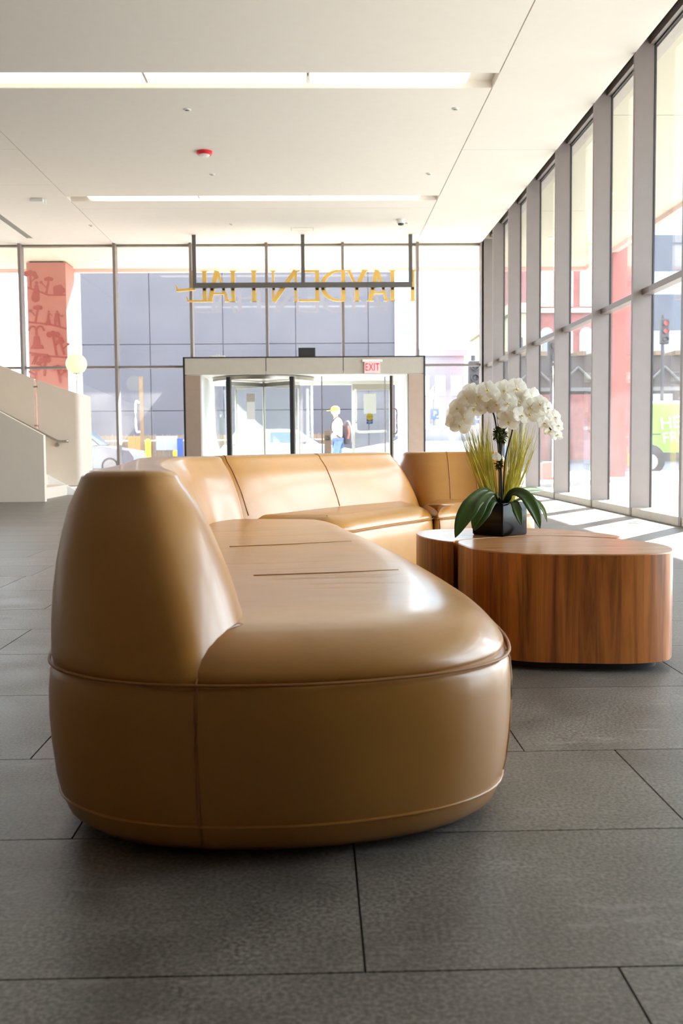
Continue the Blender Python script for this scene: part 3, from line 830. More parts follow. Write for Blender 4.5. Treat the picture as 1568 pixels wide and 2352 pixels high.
# stems
def stem(pts, r=0.0034, n=40):
    MB().tube(open_curve(pts, n), r, 8).build('stem', M['stem'], orch, smooth='all')
stem([(0.722, 3.95, 0.50), (0.718, 3.94, 0.70), (0.700, 3.93, 0.85), (0.672, 3.93, 0.905), (0.63, 3.93, 0.93), (0.585, 3.94, 0.90), (0.553, 3.95, 0.83)])
stem([(0.728, 3.96, 0.50), (0.724, 3.95, 0.72), (0.716, 3.95, 0.84), (0.70, 3.93, 0.90), (0.668, 3.92, 0.95)])
stem([(0.734, 3.95, 0.50), (0.725, 3.94, 0.72), (0.724, 3.94, 0.84), (0.745, 3.93, 0.90), (0.79, 3.92, 0.955)])
stem([(0.738, 3.96, 0.50), (0.744, 3.95, 0.68), (0.772, 3.95, 0.80), (0.775, 3.94, 0.86), (0.755, 3.94, 0.90), (0.74, 3.94, 0.96)])
stem([(0.735, 3.97, 0.50), (0.735, 3.97, 0.74), (0.755, 3.96, 0.86), (0.80, 3.95, 0.93), (0.845, 3.94, 0.915), (0.89, 3.93, 0.845), (0.932, 3.92, 0.79)])
# flowers
def flower_mesh():
    t_ = MB()
    def petal(a, L_, W_, cup):
        n = 7; m2 = 5; vs = []
        for i in range(n):
            u = i / (n - 1)
            ww = W_ * max(0.05, math.sin(math.pi * (0.06 + 0.92 * u ** 0.95))) ** 0.55
            for j in range(m2):
                v = (j / (m2 - 1) - 0.5) * 2
                x, z = u * L_, v * ww
                yy = -cup * (u ** 2) * 0.4 + 0.0035 * v * v + 0.0012 * math.sin(9 * u + 5 * v)
                vs.append((x * math.cos(a) - z * math.sin(a), yy, x * math.sin(a) + z * math.cos(a)))
        t_.add(vs, [(i * m2 + j, i * m2 + j + 1, (i + 1) * m2 + j + 1, (i + 1) * m2 + j) for i in range(n - 1) for j in range(m2 - 1)])
    for a in (90, 210, 330): petal(math.radians(a), 0.036, 0.0165, 0.008)
    for a in (12, 168): petal(math.radians(a), 0.037, 0.0265, -0.005)
    return t_
def lip_mesh():
    t_ = MB()
    t_.lathe([(0.001, 0.0), (0.0045, -0.004), (0.006, -0.009), (0.003, -0.014)], (0, 0, -0.003), 8, axis='Y')
    for a in (-0.9, 0.9):
        t_.add([(0, -0.006, -0.004), (0.010 * math.sin(a), -0.012, -0.004 + 0.004), (0.006 * math.sin(a), -0.014, -0.012)], [(0, 1, 2)])
    t_.add([(-0.004, -0.007, -0.006), (0.004, -0.007, -0.006), (0.003, -0.013, -0.017), (-0.003, -0.013, -0.017)], [(0, 1, 2, 3)])
    return t_
fl0 = flower_mesh().build('flower', M['petal'], None, smooth='all')
lp0 = lip_mesh().build('lip', M['lip'], None, smooth='all')
FL = [(0.587, 3.907, 0.933), (0.629, 3.915, 0.936), (0.627, 3.918, 0.911), (0.556, 3.927, 0.893), (0.575, 3.914, 0.856), (0.562, 3.925, 0.824), (0.661, 3.872, 0.959), (0.679, 3.898, 0.94), (0.669, 3.927, 0.896), (0.702, 3.909, 0.907), (0.734, 3.924, 0.96), (0.74, 3.877, 0.907), (0.739, 3.898, 0.869), (0.746, 3.885, 0.838), (0.78, 3.903, 0.966), (0.789, 3.904, 0.918), (0.791, 3.871, 0.86), (0.831, 3.883, 0.892), (0.828, 3.887, 0.866), (0.821, 3.925, 0.929), (0.847, 3.916, 0.93), (0.866, 3.88, 0.903), (0.867, 3.918, 0.867), (0.898, 3.878, 0.89), (0.931, 3.907, 0.854), (0.882, 3.878, 0.831), (0.934, 3.87, 0.821), (0.914, 3.922, 0.799), (0.934, 3.883, 0.785), (0.931, 3.953, 0.832), (0.556, 3.999, 0.869), (0.604, 3.992, 0.892), (0.727, 3.957, 0.933), (0.785, 3.998, 0.937), (0.809, 3.972, 0.891), (0.623, 3.981, 0.891), (0.543, 3.952, 0.841), (0.659, 3.996, 0.957), (0.615, 3.981, 0.957), (0.704, 3.998, 0.921), (0.878, 3.994, 0.884), (0.771, 3.958, 0.89), (0.704, 3.91, 0.700)]
rf = random.Random(3)
for i, p in enumerate(FL):
    if i == 0: f_, l_ = fl0, lp0
    else:
        f_, l_ = fl0.copy(), lp0.copy(); COL.objects.link(f_); COL.objects.link(l_)
    f_.parent = orch; l_.parent = f_
    f_.location = Vector(p) - Vector((OX, OY, OZ))
    tail = p[0] > 0.88
    sc_ = rf.uniform(1.02, 1.22) * (0.72 if tail else 1.0) * (0.5 if p[2] < 0.75 else 1)
    l_.scale = (0.68,) * 3
    f_.scale = (sc_,) * 3
    f_.rotation_euler = (rf.uniform(-0.25, 0.15), rf.uniform(-0.4, 0.4), (p[0] - OX) * 2.0 + rf.uniform(-0.35, 0.35))

# ================================================================== ENTRANCE PORTAL AND DOORS
YP = 19.25
portal = thing('entrance_portal', 'stone faced portal with black edge around the entrance doors', 'portal', (-0.2, YP, 0))
for a, b in ((-2.49, -0.957), (-0.943, 0.516), (0.530, 2.06)):
    MB().box(a, b, YP, YP + 0.06, 2.118, 2.43).build('header_panel', M['panel'], portal)
MB().box(-2.50, 2.07, YP + 0.02, YG + 1.9, 2.13, 2.42).build('soffit_box', M['white'], portal)
MB().box(-2.525, 2.09, YP - 0.01, YP + 0.4, 2.43, 2.452).build('top_edge', M['black'], portal)
for a, b in ((-2.525, -2.492), (2.062, 2.09)):
    MB().box(a, b, YP - 0.01, YP + 0.4, 0, 2.452).build('side_edge', M['black'], portal)
for a, b in ((-2.49, -2.205), (1.775, 2.06)):
    MB().box(a, b, YP, YP + 0.30, 0, 2.108).build('jamb', M['panel_pink'], portal)
for a, b in ((-2.205, -2.19), (1.76, 1.775)):
    MB().box(a, b, YP + 0.1, YG + 1.9, 0, 2.118).build('side_wall', M['white'], portal)
MB().box(-2.19, 1.76, YG + 1.85, YG + 1.9, 2.05, 2.13).build('outer_header', M['white'], portal)
for x in (-0.95, 0.52):
    MB().box(x - 0.006, x + 0.006, YP + 0.005, YP + 0.05, 2.18, 2.43).build('joint', M['black'], portal)

rev = thing('revolving_door', 'glass revolving door with dark jambs left in the portal', 'door', (-1.06, 20.5, 0))
for x in (-1.70, -0.47):
    MB().box(x - 0.045, x + 0.03, 19.62, 19.70, 0, 2.1).build('jamb', M['black'], rev)
    MB().box(x + 0.03, x + 0.055, 19.62, 19.70, 0, 2.1).build('jamb_trim', M['steel'], rev)
cxr, cyr, rr_ = -1.06, 20.5, 1.0
for (a0, a1) in ((math.radians(125), math.radians(235)), (math.radians(-55), math.radians(55))):
    t = MB(); ring0 = []; n = 16
    for k in range(n + 1):
        a = a0 + (a1 - a0) * k / n
        ring0.append((cxr + rr_ * math.cos(a), cyr + rr_ * math.sin(a)))
    rings = [[(x, y, 0.02) for x, y in ring0], [(x, y, 2.05) for x, y in ring0]]
    t.loft(rings, False, False, False).build('curved_glass', M['doorglass'], rev, smooth='all')
t = MB().lathe([(rr_ + 0.03, 0), (rr_ + 0.03, 0.07), (0.05, 0.07), (0.05, 0)], (cxr, cyr, 2.05), 48).build('canopy_ring', M['steel'], rev, smooth=True)
MB().cyl((cxr, cyr, 0), (cxr, cyr, 2.05), 0.025, n=12).build('shaft', M['steel'], rev, smooth=True)
for k in range(4):
    a = math.radians(42 + 90 * k); L_ = 0.95
    d = Vector((math.cos(a), math.sin(a), 0)); nrm = Vector((-math.sin(a), math.cos(a), 0)) * 0.014
    def plank(r0, r1, z0, z1, nn):
        p = Vector((cxr, cyr, 0))
        q = [p + d * r0 - nn, p + d * r1 - nn, p + d * r1 + nn, p + d * r0 + nn]
        return [(v.x, v.y, z0) for v in q], [(v.x, v.y, z1) for v in q]
    wg = MB().loft(plank(0.03, L_, 0.05, 2.0, nrm * 0.3)).build('wing', M['doorglass'], rev)
    t = MB()
    for r0, r1, z0, z1 in ((L_ - 0.03, L_, 0.02, 2.03), (0.03, L_, 0.02, 0.08), (0.03, L_, 1.95, 2.03)):
        t.loft(plank(r0, r1, z0, z1, nrm))
    t.build('wing_frame', M['steel'], wg)
nt_ = MB().box(-1.36, -1.20, 19.74, 19.745, 1.28, 1.78)
notice = tag(nt_.build('notice', M['white']), 'tall white notice sheet taped to the revolving door glass', 'notice')
notice['_o'] = (0, 0, 0)
MB().box(-1.36, -1.20, 19.737, 19.74, 1.62, 1.78).build('heading', M['panel'], notice)

swing = thing('glass_door', 'framed glass swing door right in the portal under the exit sign', 'door', (1.2, 19.6, 0))
MB().box(1.435, 1.475, 19.56, 19.62, 0, 2.1).build('stile', M['black'], swing)
MB().box(1.475, 1.50, 19.56, 19.62, 0, 2.1).build('stile', M['panel_pink'], swing)
MB().box(1.33, 1.35, 19.60, 19.62, 0.0, 2.08).build('stile', M['steel'], swing)
MB().box(0.12, 1.435, 19.63, 19.642, 0.02, 2.1).build('door_pane', M['doorglass'], swing)
MB().tube(open_curve([(1.50, 19.56, 1.46), (1.56, 19.50, 1.42), (1.56, 19.50, 1.2), (1.56, 19.50, 1.0), (1.50, 19.56, 0.97)], 20), 0.016, 8).build('pull_handle', M['panel_pink'], swing, smooth=True)
MB().box(0.10, 0.12, 19.60, 19.66, 0, 2.1).build('stile', M['steel'], swing)
outer = thing('glass_door', 'outer glass door with bent tube bar carrying a caution sticker', 'door', (1.2, 21.5, 0))
MB().box(0.80, 1.60, 21.55, 21.562, 0.03, 2.05).build('door_pane', M['doorglass'], outer)
MB().box(0.78, 1.60, 21.52, 21.59, 1.93, 2.06).build('top_rail', M['panel'], outer)
for x in (0.79, 1.59): MB().box(x - 0.03, x + 0.03, 21.53, 21.58, 0, 2.06).build('stile', M['white'], outer)
MB().tube(open_curve([(0.84, 21.47, 1.95), (0.84, 21.47, 1.5), (0.84, 21.47, 1.12), (0.90, 21.47, 1.04), (1.2, 21.47, 1.04), (1.5, 21.47, 1.05)], 30), 0.022, 8).build('pull_bar', M['white'], outer, smooth=True)
sheet = tag(MB().box(1.02, 1.28, 21.50, 21.506, 1.43, 1.85).build('paper_notice', M['white']), 'blank white paper taped on the outer glass door', 'notice')
caut = thing('caution_sticker', 'round yellow and blue caution sticker below the white paper', 'sticker', (1.14, 21.5, 1.32))
MB().box(1.075, 1.205, 21.502, 21.508, 1.21, 1.38).build('blue_field', M['blue'], caut)
MB().lathe([(0.075, 0.0), (0.075, -0.004)], (1.14, 21.5, 1.36), 24, axis='Y').build('yellow_disc', M['yellow'], caut)
text('CAUTION', (1.14, 21.494, 1.36), 0.032, M['black'], caut, 0.001)
text('AUTOMATIC\nDOOR', (1.14, 21.50, 1.25), 0.022, M['white'], caut, 0.002)
ped = thing('push_plate_post', 'short post with wheelchair push plate before the doors', 'post', (0.215, 19.4, 0))
MB().box(0.15, 0.285, 19.35, 19.45, 0, 1.05).build('post', M['panel_pink'], ped, bevel=0.004)
MB().box(0.165, 0.272, 19.335, 19.35, 0.855, 0.955).build('push_plate', M['steel'], ped, bevel=0.004)
t = MB()
t.tube([(0.222 + 0.022 * math.cos(a), 19.332, 0.888 + 0.022 * math.sin(a)) for a in np.linspace(-2.7, 1.2, 14)], 0.003, 6)
t.tube([(0.214, 19.332, 0.928), (0.216, 19.332, 0.903), (0.236, 19.332, 0.900), (0.246, 19.332, 0.876)], 0.0035, 6)
t.lathe([(0.006, 0), (0.006, -0.003)], (0.213, 19.334, 0.938), 10, axis='Y')
t.build('wheelchair_symbol', M['black'], ped)

ex = thing('exit_sign', 'lit EXIT sign with red letters on the portal header', 'sign', (1.07, YP, 2.25))
MB().box(0.885, 1.265, YP - 0.06, YP, 2.335, 2.385).build('housing', M['white'], ex, bevel=0.008)
MB().box(0.925, 1.225, YP - 0.045, YP - 0.02, 2.125, 2.335).build('face', M['exit_face'], ex)
text('EXIT', (1.075, YP - 0.05, 2.232), 0.205, M['exit_red'], ex, 0.003, sx=0.62, spacing=1.08)

bxs = thing('speaker_box', 'small black box standing on the portal ledge', 'speaker', (-0.17, 19.45, 2.452))
MB().box(-0.335, -0.005, 19.37, 19.55, 2.452, 2.63).build('case', M['black'], bxs, bevel=0.012)
MB().box(-0.32, -0.02, 19.362, 19.372, 2.465, 2.615).build('grille', M['fin_dark'], bxs)
dv = thing('sensor_unit', 'flat white sensor unit standing on the portal ledge, left end', 'sensor', (-1.89, 19.45, 2.452))
MB().box(-2.03, -1.74, 19.38, 19.5, 2.452, 2.49).build('case', M['white'], dv, bevel=0.01)
MB().cyl((-1.87, 19.42, 2.488), (-1.87, 19.42, 2.53), 0.02, 0.012, 10).build('stub', M['steel'], dv, smooth=True)

# ================================================================== HANGING SIGN
frame = thing('hanging_bracket', 'dark grey hanging frame carrying gold letters above the doors', 'frame', (-0.22, 18.9, 3.74))
MB().box(-2.27, 1.81, 18.87, 18.93, 3.69, 3.785).build('crossbar', M['sign_metal'], frame)
for x in (-2.235, -0.222, 1.782):
    MB().box(x - 0.034, x + 0.034, 18.87, 18.93, 3.785, ZC).build('post', M['sign_metal'], frame)
SK = [0]
def stroke(t_, x0, z0, x1, z1, w_):
    SK[0] += 1; e_ = 0.0009 * (SK[0] % 17); y0, y1 = 18.96 - e_, 19.01 + e_
    d = Vector((x1 - x0, z1 - z0)); d.normalize(); nn = Vector((-d.y, d.x)) * (w_ / 2)
    t_.prism([(x0 - nn.x, z0 - nn.y), (x1 - nn.x, z1 - nn.y), (x1 + nn.x, z1 + nn.y), (x0 + nn.x, z0 + nn.y)], y0, y1, 'XZ')
ZB, ZT = 3.45, 4.02
def serif(t_, x, z, w_=0.11):
    s_ = 1 if z < 3.7 else -1
    SK[0] += 1; e_ = 0.0009 * (SK[0] % 17) + 0.0004
    t_.prism([(x - w_ / 2, z), (x + w_ / 2, z), (x + w_ * 0.28, z + s_ * 0.022), (x - w_ * 0.28, z + s_ * 0.022)], 18.96 - e_, 19.01 + e_, 'XZ')
def glyph(ch, xa, xb, label):
    t_ = MB(); W = xb - xa
    if ch == 'H':
        for x in (xa, xb):
            stroke(t_, x, ZB, x, ZT, 0.072); serif(t_, x, ZB, 0.14); serif(t_, x, ZT, 0.14)
        stroke(t_, xa, 3.745, xb, 3.745, 0.035)
    elif ch == 'A':
        ap = xa + W * 0.42
        stroke(t_, xa + 0.03, ZB, ap, ZT, 0.085); stroke(t_, xb - 0.04, ZB, ap + 0.02, ZT - 0.03, 0.05)
        stroke(t_, xa + W * 0.2, 3.60, xb - W * 0.2, 3.60, 0.035); serif(t_, xa + 0.03, ZB, 0.14); serif(t_, xb - 0.04, ZB, 0.12)
    elif ch == 'N':
        stroke(t_, xa + 0.03, ZB, xa + 0.03, ZT, 0.04); stroke(t_, xb - 0.03, ZB, xb - 0.03, ZT, 0.045)
        stroke(t_, xb - 0.03, ZT, xa + 0.03, ZB, 0.085); serif(t_, xa + 0.03, ZT, 0.11); serif(t_, xb - 0.03, ZB, 0.11); serif(t_, xb - 0.0, ZT, 0.11)
    elif ch == 'E':
        stroke(t_, xb - 0.04, ZB, xb - 0.04, ZT, 0.075)
        stroke(t_, xa, ZB + 0.015, xb, ZB + 0.015, 0.035); stroke(t_, xa + 0.06, ZT - 0.015, xb, ZT - 0.015, 0.035); stroke(t_, xa + 0.12, 3.745, xb, 3.745, 0.035)
        t_.prism([(xa, ZB), (xa + 0.03, ZB), (xa - 0.02, ZB + 0.11)], 18.9595, 19.0105, 'XZ')
        t_.prism([(xa + 0.06, ZT), (xa + 0.09, ZT), (xa + 0.05, ZT - 0.09)], 18.9595, 19.0105, 'XZ')
    elif ch == 'L':
        stroke(t_, xb - 0.04, ZB, xb - 0.04, ZT, 0.075); stroke(t_, xa, ZB + 0.015, xb, ZB + 0.015, 0.035); serif(t_, xb - 0.04, ZT, 0.14)
        t_.prism([(xa, ZB), (xa + 0.05, ZB), (xa - 0.03, ZB + 0.12)], 18.9595, 19.0105, 'XZ')
    elif ch == 'D':
        stroke(t_, xb - 0.04, ZB, xb - 0.04, ZT, 0.075)
        pts = [(xb - 0.04, ZT - 0.01)] + [(xb - 0.10 - (W - 0.14) * math.sin(a), 3.735 + 0.275 * math.cos(a)) for a in np.linspace(0.15, math.pi - 0.15, 14)] + [(xb - 0.04, ZB + 0.01)]
        for i in range(len(pts) - 1):
            k = 0.03 + 0.05 * math.sin(math.pi * i / (len(pts) - 2))
            stroke(t_, pts[i][0], pts[i][1], pts[i + 1][0], pts[i + 1][1], k)
    elif ch == 'Y':
        cx_ = (xa + xb) / 2
        stroke(t_, cx_, ZB, cx_, 3.72, 0.072); serif(t_, cx_, ZB, 0.14)
        stroke(t_, cx_, 3.70, xa + 0.05, ZT, 0.05); stroke(t_, cx_, 3.70, xb - 0.05, ZT, 0.082); serif(t_, xa + 0.05, ZT, 0.12); serif(t_, xb - 0.05, ZT, 0.14)
    o_ = tag(t_.build('sign_letter', M['gold']), label, 'letter', 'gold letters on the hanging frame')
    o_['_o'] = (0, 0, 0)
    for x in {'A': (xa + W * 0.2, xb - W * 0.27), 'Y': (xa + W / 2,), 'E': (xb - 0.04,), 'L': (xb - 0.04,), 'H': (xa, xb), 'D': (xa + 0.05, xb - 0.04)}.get(ch, (xa + 0.04, xb - 0.04)): MB().box(x - 0.022, x + 0.022, 18.93, 18.985, 3.655, 3.70).build('clip', M['black'], o_)
glyph('L', -2.38, -2.02, 'gold mirrored letter L beside the A, left part of the frame')
glyph('A', -2.00, -1.59, 'gold letter A nearest the left post of the frame')
glyph('H', -1.53, -1.14, 'gold letter H left of the frame middle, between A and N')
glyph('N', -0.81, -0.33, 'gold mirrored letter N left of the middle post')
glyph('E', -0.29, 0.08, 'gold mirrored letter E just behind the middle post')
glyph('D', 0.10, 0.57, 'gold mirrored letter D right of the middle post')
glyph('Y', 0.58, 0.98, 'gold letter Y between the D and the A')
glyph('A', 1.0, 1.38, 'gold letter A right of the Y')
glyph('H', 1.45, 1.83, 'gold letter H at the right end of the frame')
t = MB(); ZB, ZT = 3.66, 4.02
stroke(t, -2.26, ZB, -2.26, ZT, 0.06); stroke(t, -2.56, 3.66, -2.24, 3.69, 0.045); t.prism([(-2.58, 3.64), (-2.52, 3.66), (-2.60, 3.78)], 18.96, 19.01, 'XZ')
ZB, ZT = 3.45, 4.02
tag(t.build('sign_letter', M['gold']), 'gold letter L skewed behind the left post, end of the word', 'letter', 'gold letters on the hanging frame')

# ================================================================== STAIR
stair = thing('staircase', 'white staircase with solid parapets rising out of frame at left', 'stairs', (-4.5, 15.1, 0))
t = MB().prism([(-8.95, 0.0), (-3.815, 0.0), (-3.81, 0.93), (-8.95, 3.80)], 14.12, 14.22, 'XZ').build('near_parapet', M['stairwhite'], stair)
far_top = [(-3.73, 1.60), (-4.0, 1.71), (-4.45, 1.845)]
def far_par(a, b, za0, za1, zb):
    return MB().prism([(a, 0.15 if a < -4.2 else 0.15), (b, 0.15), (b, zb), (a, za1)], 16.2, 16.3, 'XZ')
far_par(-4.455, -3.86, 0, 1.838, 1.635).build('far_parapet', M['stairwhite'], stair)
far_par(-8.95, -4.50, 0, 3.70, 1.855).build('far_parapet', M['stairwhite'], stair)
# rounded end of the far parapet
rings = []
for z in (0.15, 1.0):
    pass
arc = [(-3.86 + 0.10 * math.sin(a), 16.30 - 0.10 * math.cos(a)) for a in np.linspace(0, math.pi / 2, 8)] + [(-3.76, 16.9), (-3.84, 16.9), (-3.86, 16.3)]
n_ = len(arc)
MB().add([(x, y, 0.15) for x, y in arc] + [(x, y, 1.635 - 0.35 * max(0, x + 3.86)) for x, y in arc],
         [list(range(n_))[::-1], list(range(n_, 2 * n_))] + [(i, (i + 1) % n_, n_ + (i + 1) % n_, n_ + i) for i in range(n_)]).build('parapet_end', M['stairwhite'], stair, smooth=True)
for z in (1.10, 1.72):
    MB().box(-4.51, -4.445, 16.19, 16.21, z, z + 0.02).build('panel_clip', M['steel'], stair)
for k in range(14):
    x1 = -4.0 - 0.30 * k
    MB().box(x1 - 0.33, x1, 14.22, 16.2, 0.165 * k - (0.0 if k == 0 else 0.05), 0.165 * (k + 1)).build('step', M['stairwhite'], stair)
MB().prism([(-3.99, 0.0), (-8.95, 2.72), (-8.95, 2.86), (-3.86, 0.07), (-3.86, 0.0)], 16.12, 16.2, 'XZ').build('stringer', M['white'], stair)
MB().box(-4.36, -4.30, 14.30, 14.36, 0, 0.12).build('foot_bracket', M['sign_metal'], stair)
hr = thing('handrail', 'round steel handrail fixed along the far stair parapet', 'handrail', (-4.2, 16.1, 0.9))
MB().tube(open_curve([(-8.95, 16.12, 3.43), (-6.5, 16.12, 2.13), (-4.2, 16.12, 0.90)], 12) + open_curve([(-4.14, 16.12, 0.868), (-4.09, 16.12, 0.856), (-3.96, 16.13, 0.86)], 6), 0.02, 10).build('rail', M['steel'], hr, smooth='all')
for x, z in ((-4.16, 0.80), (-6.0, 1.79)):
    MB().lathe([(0.035, 0), (0.035, -0.015), (0.012, -0.02), (0.012, -0.06)], (x, 16.2, z), 14, axis='Y').build('bracket', M['steel'], hr, smooth=True)

lamp = thing('floor_lamp', 'slim floor lamp with glowing opal globe behind the staircase', 'lamp', (-4.03, 16.75, 0))
bpy_g = MB(); prof = [(0.001, -0.162)] + [(0.174 * math.sin(a), -0.174 * math.cos(a)) for a in np.linspace(0.4, math.pi - 0.02, 18)]
bpy_g.lathe(prof, (-4.03, 17.10, 2.16), 32).build('globe', M['globe'], lamp, smooth='all')
MB().cyl((-4.03, 17.10, 0), (-4.03, 17.10, 2.0), 0.008, n=8).build('pole', M['black'], lamp, smooth=True)
MB().lathe([(0.07, -0.004), (0.07, 0.004), (0.02, 0.004)], (-4.03, 17.10, 2.0), 16).build('collar', M['black'], lamp, smooth=True)
MB().lathe([(0.14, 0), (0.14, 0.012), (0.02, 0.02)], (-4.03, 17.10, 0), 24).build('base', M['black'], lamp, smooth=True)

# ================================================================== CEILING FITTINGS
def light_bar(x0, x1, y0, y1, label, grp):
    t_ = thing('ceiling_light', label, 'light', ((x0 + x1) / 2, (y0 + y1) / 2, ZC), grp)
    MB().box(x0, x1, y0, y1, ZC + 0.012, ZC + 0.05).build('diffuser', M['light'], t_)
    t2 = MB()
    t2.box(x0 - 0.012, x0, y0, y1, ZC + 0.010, ZC + 0.084).box(x1, x1 + 0.012, y0, y1, ZC + 0.010, ZC + 0.084)
    t2.box(x0, x1, y0, y1, ZC + 0.05, ZC + 0.084)
    t2.build('housing', M['ceil'], t_)
wh1 = ['left', 'middle', 'right']
pos1 = [(-3.50, -1.80), (-1.77, -0.07), (-0.035, 1.665)]
pos2 = [(-3.54, -1.83), (-1.80, -0.085), (-0.055, 1.67)]
for i, (a, b) in enumerate(pos1):
    light_bar(a, b, 10.83, 11.13, ['flat light bar in the nearer cove, leftmost and partly out of frame', 'flat light bar in the middle of the nearer ceiling cove', 'flat light bar in the nearer ceiling cove, closest to the windows'][i], 'light bars in the near cove')
for i, (a, b) in enumerate(pos2):
    light_bar(a, b, 16.02, 16.22, ['flat light bar in the farther cove, closest to the staircase', 'flat light bar in the middle of the farther ceiling cove', 'flat light bar in the farther ceiling cove, closest to the windows'][i], 'light bars in the far cove')
def sprinkler(x, y, label):
    t_ = thing('sprinkler', label, 'sprinkler', (x, y, ZC), 'white sprinkler caps on the ceiling')
    MB().lathe([(0.042, 0), (0.042, -0.008), (0.030, -0.014), (0.030, -0.010)], (x, y, ZC), 18).build('cap', M['white'], t_, smooth=True)
    MB().lathe([(0.018, -0.01), (0.022, -0.022), (0.001, -0.026)], (x, y, ZC), 12).build('deflector', M['steel'], t_, smooth=True)
sprinkler(-1.46, 11.95, 'ceiling sprinkler straight above the red alarm disc, near light cove')
sprinkler(1.655, 11.92, 'ceiling sprinkler just past the near cove, window side')
sprinkler(-1.462, 14.73, 'ceiling sprinkler just beyond the red alarm disc')
sprinkler(1.66, 14.71, 'ceiling sprinkler before the far cove, window side')
sprinkler(-3.93, 18.03, 'ceiling sprinkler past the far cove, above the staircase side')
sprinkler(-1.462, 17.96, 'ceiling sprinkler past the far cove, over the sign frame')
sprinkler(1.62, 17.9, 'ceiling sprinkler beside the security camera')
al = thing('fire_alarm', 'red and white fire alarm disc on the ceiling', 'alarm', (-1.45, 13.62, ZC))
MB().lathe([(0.105, 0), (0.105, -0.03), (0.09, -0.045)], (-1.45, 13.62, ZC), 28).build('body', M['red'], al, smooth=True)
MB().lathe([(0.075, -0.044), (0.06, -0.06), (0.02, -0.065)], (-1.45, 13.62, ZC), 24).build('lens', M['white'], al, smooth=True)
wb = thing('access_point', 'white box hanging under the ceiling at far left', 'device', (-4.36, 16.2, ZC))
MB().box(-4.46, -4.25, 16.1, 16.3, ZC - 0.05, ZC).build('case', M['white'], wb, bevel=0.01)
MB().cyl((-4.24, 16.2, ZC), (-4.24, 16.2, ZC - 0.06), 0.012, n=8).build('antenna', M['white'], wb)
cm = thing('security_camera', 'white dome camera on the ceiling near the windows', 'camera', (1.5, 17.66, ZC))
MB().lathe([(0.075, 0), (0.075, -0.05), (0.06, -0.07)], (1.5, 17.66, ZC), 24).build('housing', M['white'], cm, smooth=True)
MB().lathe([(0.055, -0.068), (0.045, -0.095), (0.001, -0.105)], (1.5, 17.66, ZC), 20).build('dome', M['black'], cm, smooth=True)
hat = thing('access_hatch', 'square access hatch outlined in the ceiling above the sign', 'hatch', (-0.22, 18.4, ZC))
t = MB()
for a, b, c, d in ((-0.42, -0.02, 18.28, 18.286), (-0.42, -0.02, 18.53, 18.536), (-0.42, -0.414, 18.28, 18.536), (-0.026, -0.02, 18.28, 18.536)):
    t.box(a, b, c, d, ZC - 0.0015, ZC + 0.002)
t.build('joint', M['ceil_dark'], hat)
MB().box(-0.41, -0.03, 18.29, 18.526, ZC - 0.002, ZC + 0.001).build('lid', M['ceil'], hat)
out = thing('floor_outlet', 'round metal outlet cover in the floor by the windows', 'outlet', (3.01, 9.33, 0))
MB().lathe([(0.10, 0), (0.10, 0.006), (0.085, 0.009)], (3.01, 9.33, 0), 28).build('cover', M['steel'], out, smooth=True)
MB().lathe([(0.045, 0.0085), (0.045, 0.013), (0.001, 0.013)], (3.01, 9.33, 0), 20).build('cap', M['chrome'], out, smooth=True)

# ================================================================== OUTSIDE
# columns
colA = thing('column', 'red square column printed with trees and figures, left outside', 'column', (-5.72, 22.25, 0))
MB().box(-6.16, -5.33, 21.85, 22.65, -0.02, ZS - 0.03).build('shaft', M['redconc'], colA)
MB().box(-6.1, -5.4, 21.9, 22.6, ZS - 0.03, ZS).build('neck', M['black'], colA)
mu = MB(); YM = (21.846, 21.85)
class _L:
    def __getitem__(s, i):
        if i == 1: return 21.852
        s.k = getattr(s, 'k', 0) + 1
        return 21.848 - 0.00012 * s.k
YM = _L()
def disc(x, z, r, n=12): mu.prism([(x + r * math.cos(2 * math.pi * k / n), z + r * math.sin(2 * math.pi * k / n)) for k in range(n)], YM[0], YM[1], 'XZ')
def bar(x0, z0, x1, z1, w_):
    d = Vector((x1 - x0, z1 - z0)); d.normalize(); nn = Vector((-d.y, d.x)) * (w_ / 2)
    mu.prism([(x0 - nn.x, z0 - nn.y), (x1 - nn.x, z1 - nn.y), (x1 + nn.x, z1 + nn.y), (x0 + nn.x, z0 + nn.y)], YM[0], YM[1], 'XZ')
def tree(x, z, h, lean, crown):
    tx = x + lean
    bar(x, z, tx, z + h * 0.75, 0.045)
    for q in range(3): disc(tx + (q - 1) * crown * 0.8, z + h * 0.8 + (0.25 if q == 1 else 0) * crown, crown * 0.62)
    bar(x + lean * 0.4, z + h * 0.35, x + lean * 0.4 + 0.11 * (1 if lean <= 0 else -1), z + h * 0.6, 0.025); disc(x + lean * 0.4 + 0.12 * (1 if lean <= 0 else -1), z + h * 0.64, crown * 0.5)
for zz, b1, b2 in ((4.02, 0.16, 0.0), (3.40, 0.05, -0.10), (2.72, 0.08, -0.03)):
    pp = [(-6.15, zz + b1), (-5.95, zz + b1 * 0.6), (-5.7, zz), (-5.5, zz + b2 * 0.5), (-5.34, zz + b2)]
    for i in range(4): bar(pp[i][0], pp[i][1], pp[i + 1][0], pp[i + 1][1], 0.04)
tree(-6.08, 4.15, 0.40, 0.0, 0.10); tree(-5.76, 4.02, 0.42, 0.07, 0.07)
for q in range(5): disc(-5.48 + 0.07 * math.cos(q * 1.26), 4.12 + 0.06 * math.sin(q * 1.26), 0.07)
for q in range(5): disc(-5.95 - 0.02 * q * 0.4, 4.28 - 0.08 * q, 0.035 + 0.014 * q)
tree(-6.0, 3.42, 0.42, 0.06, 0.07)
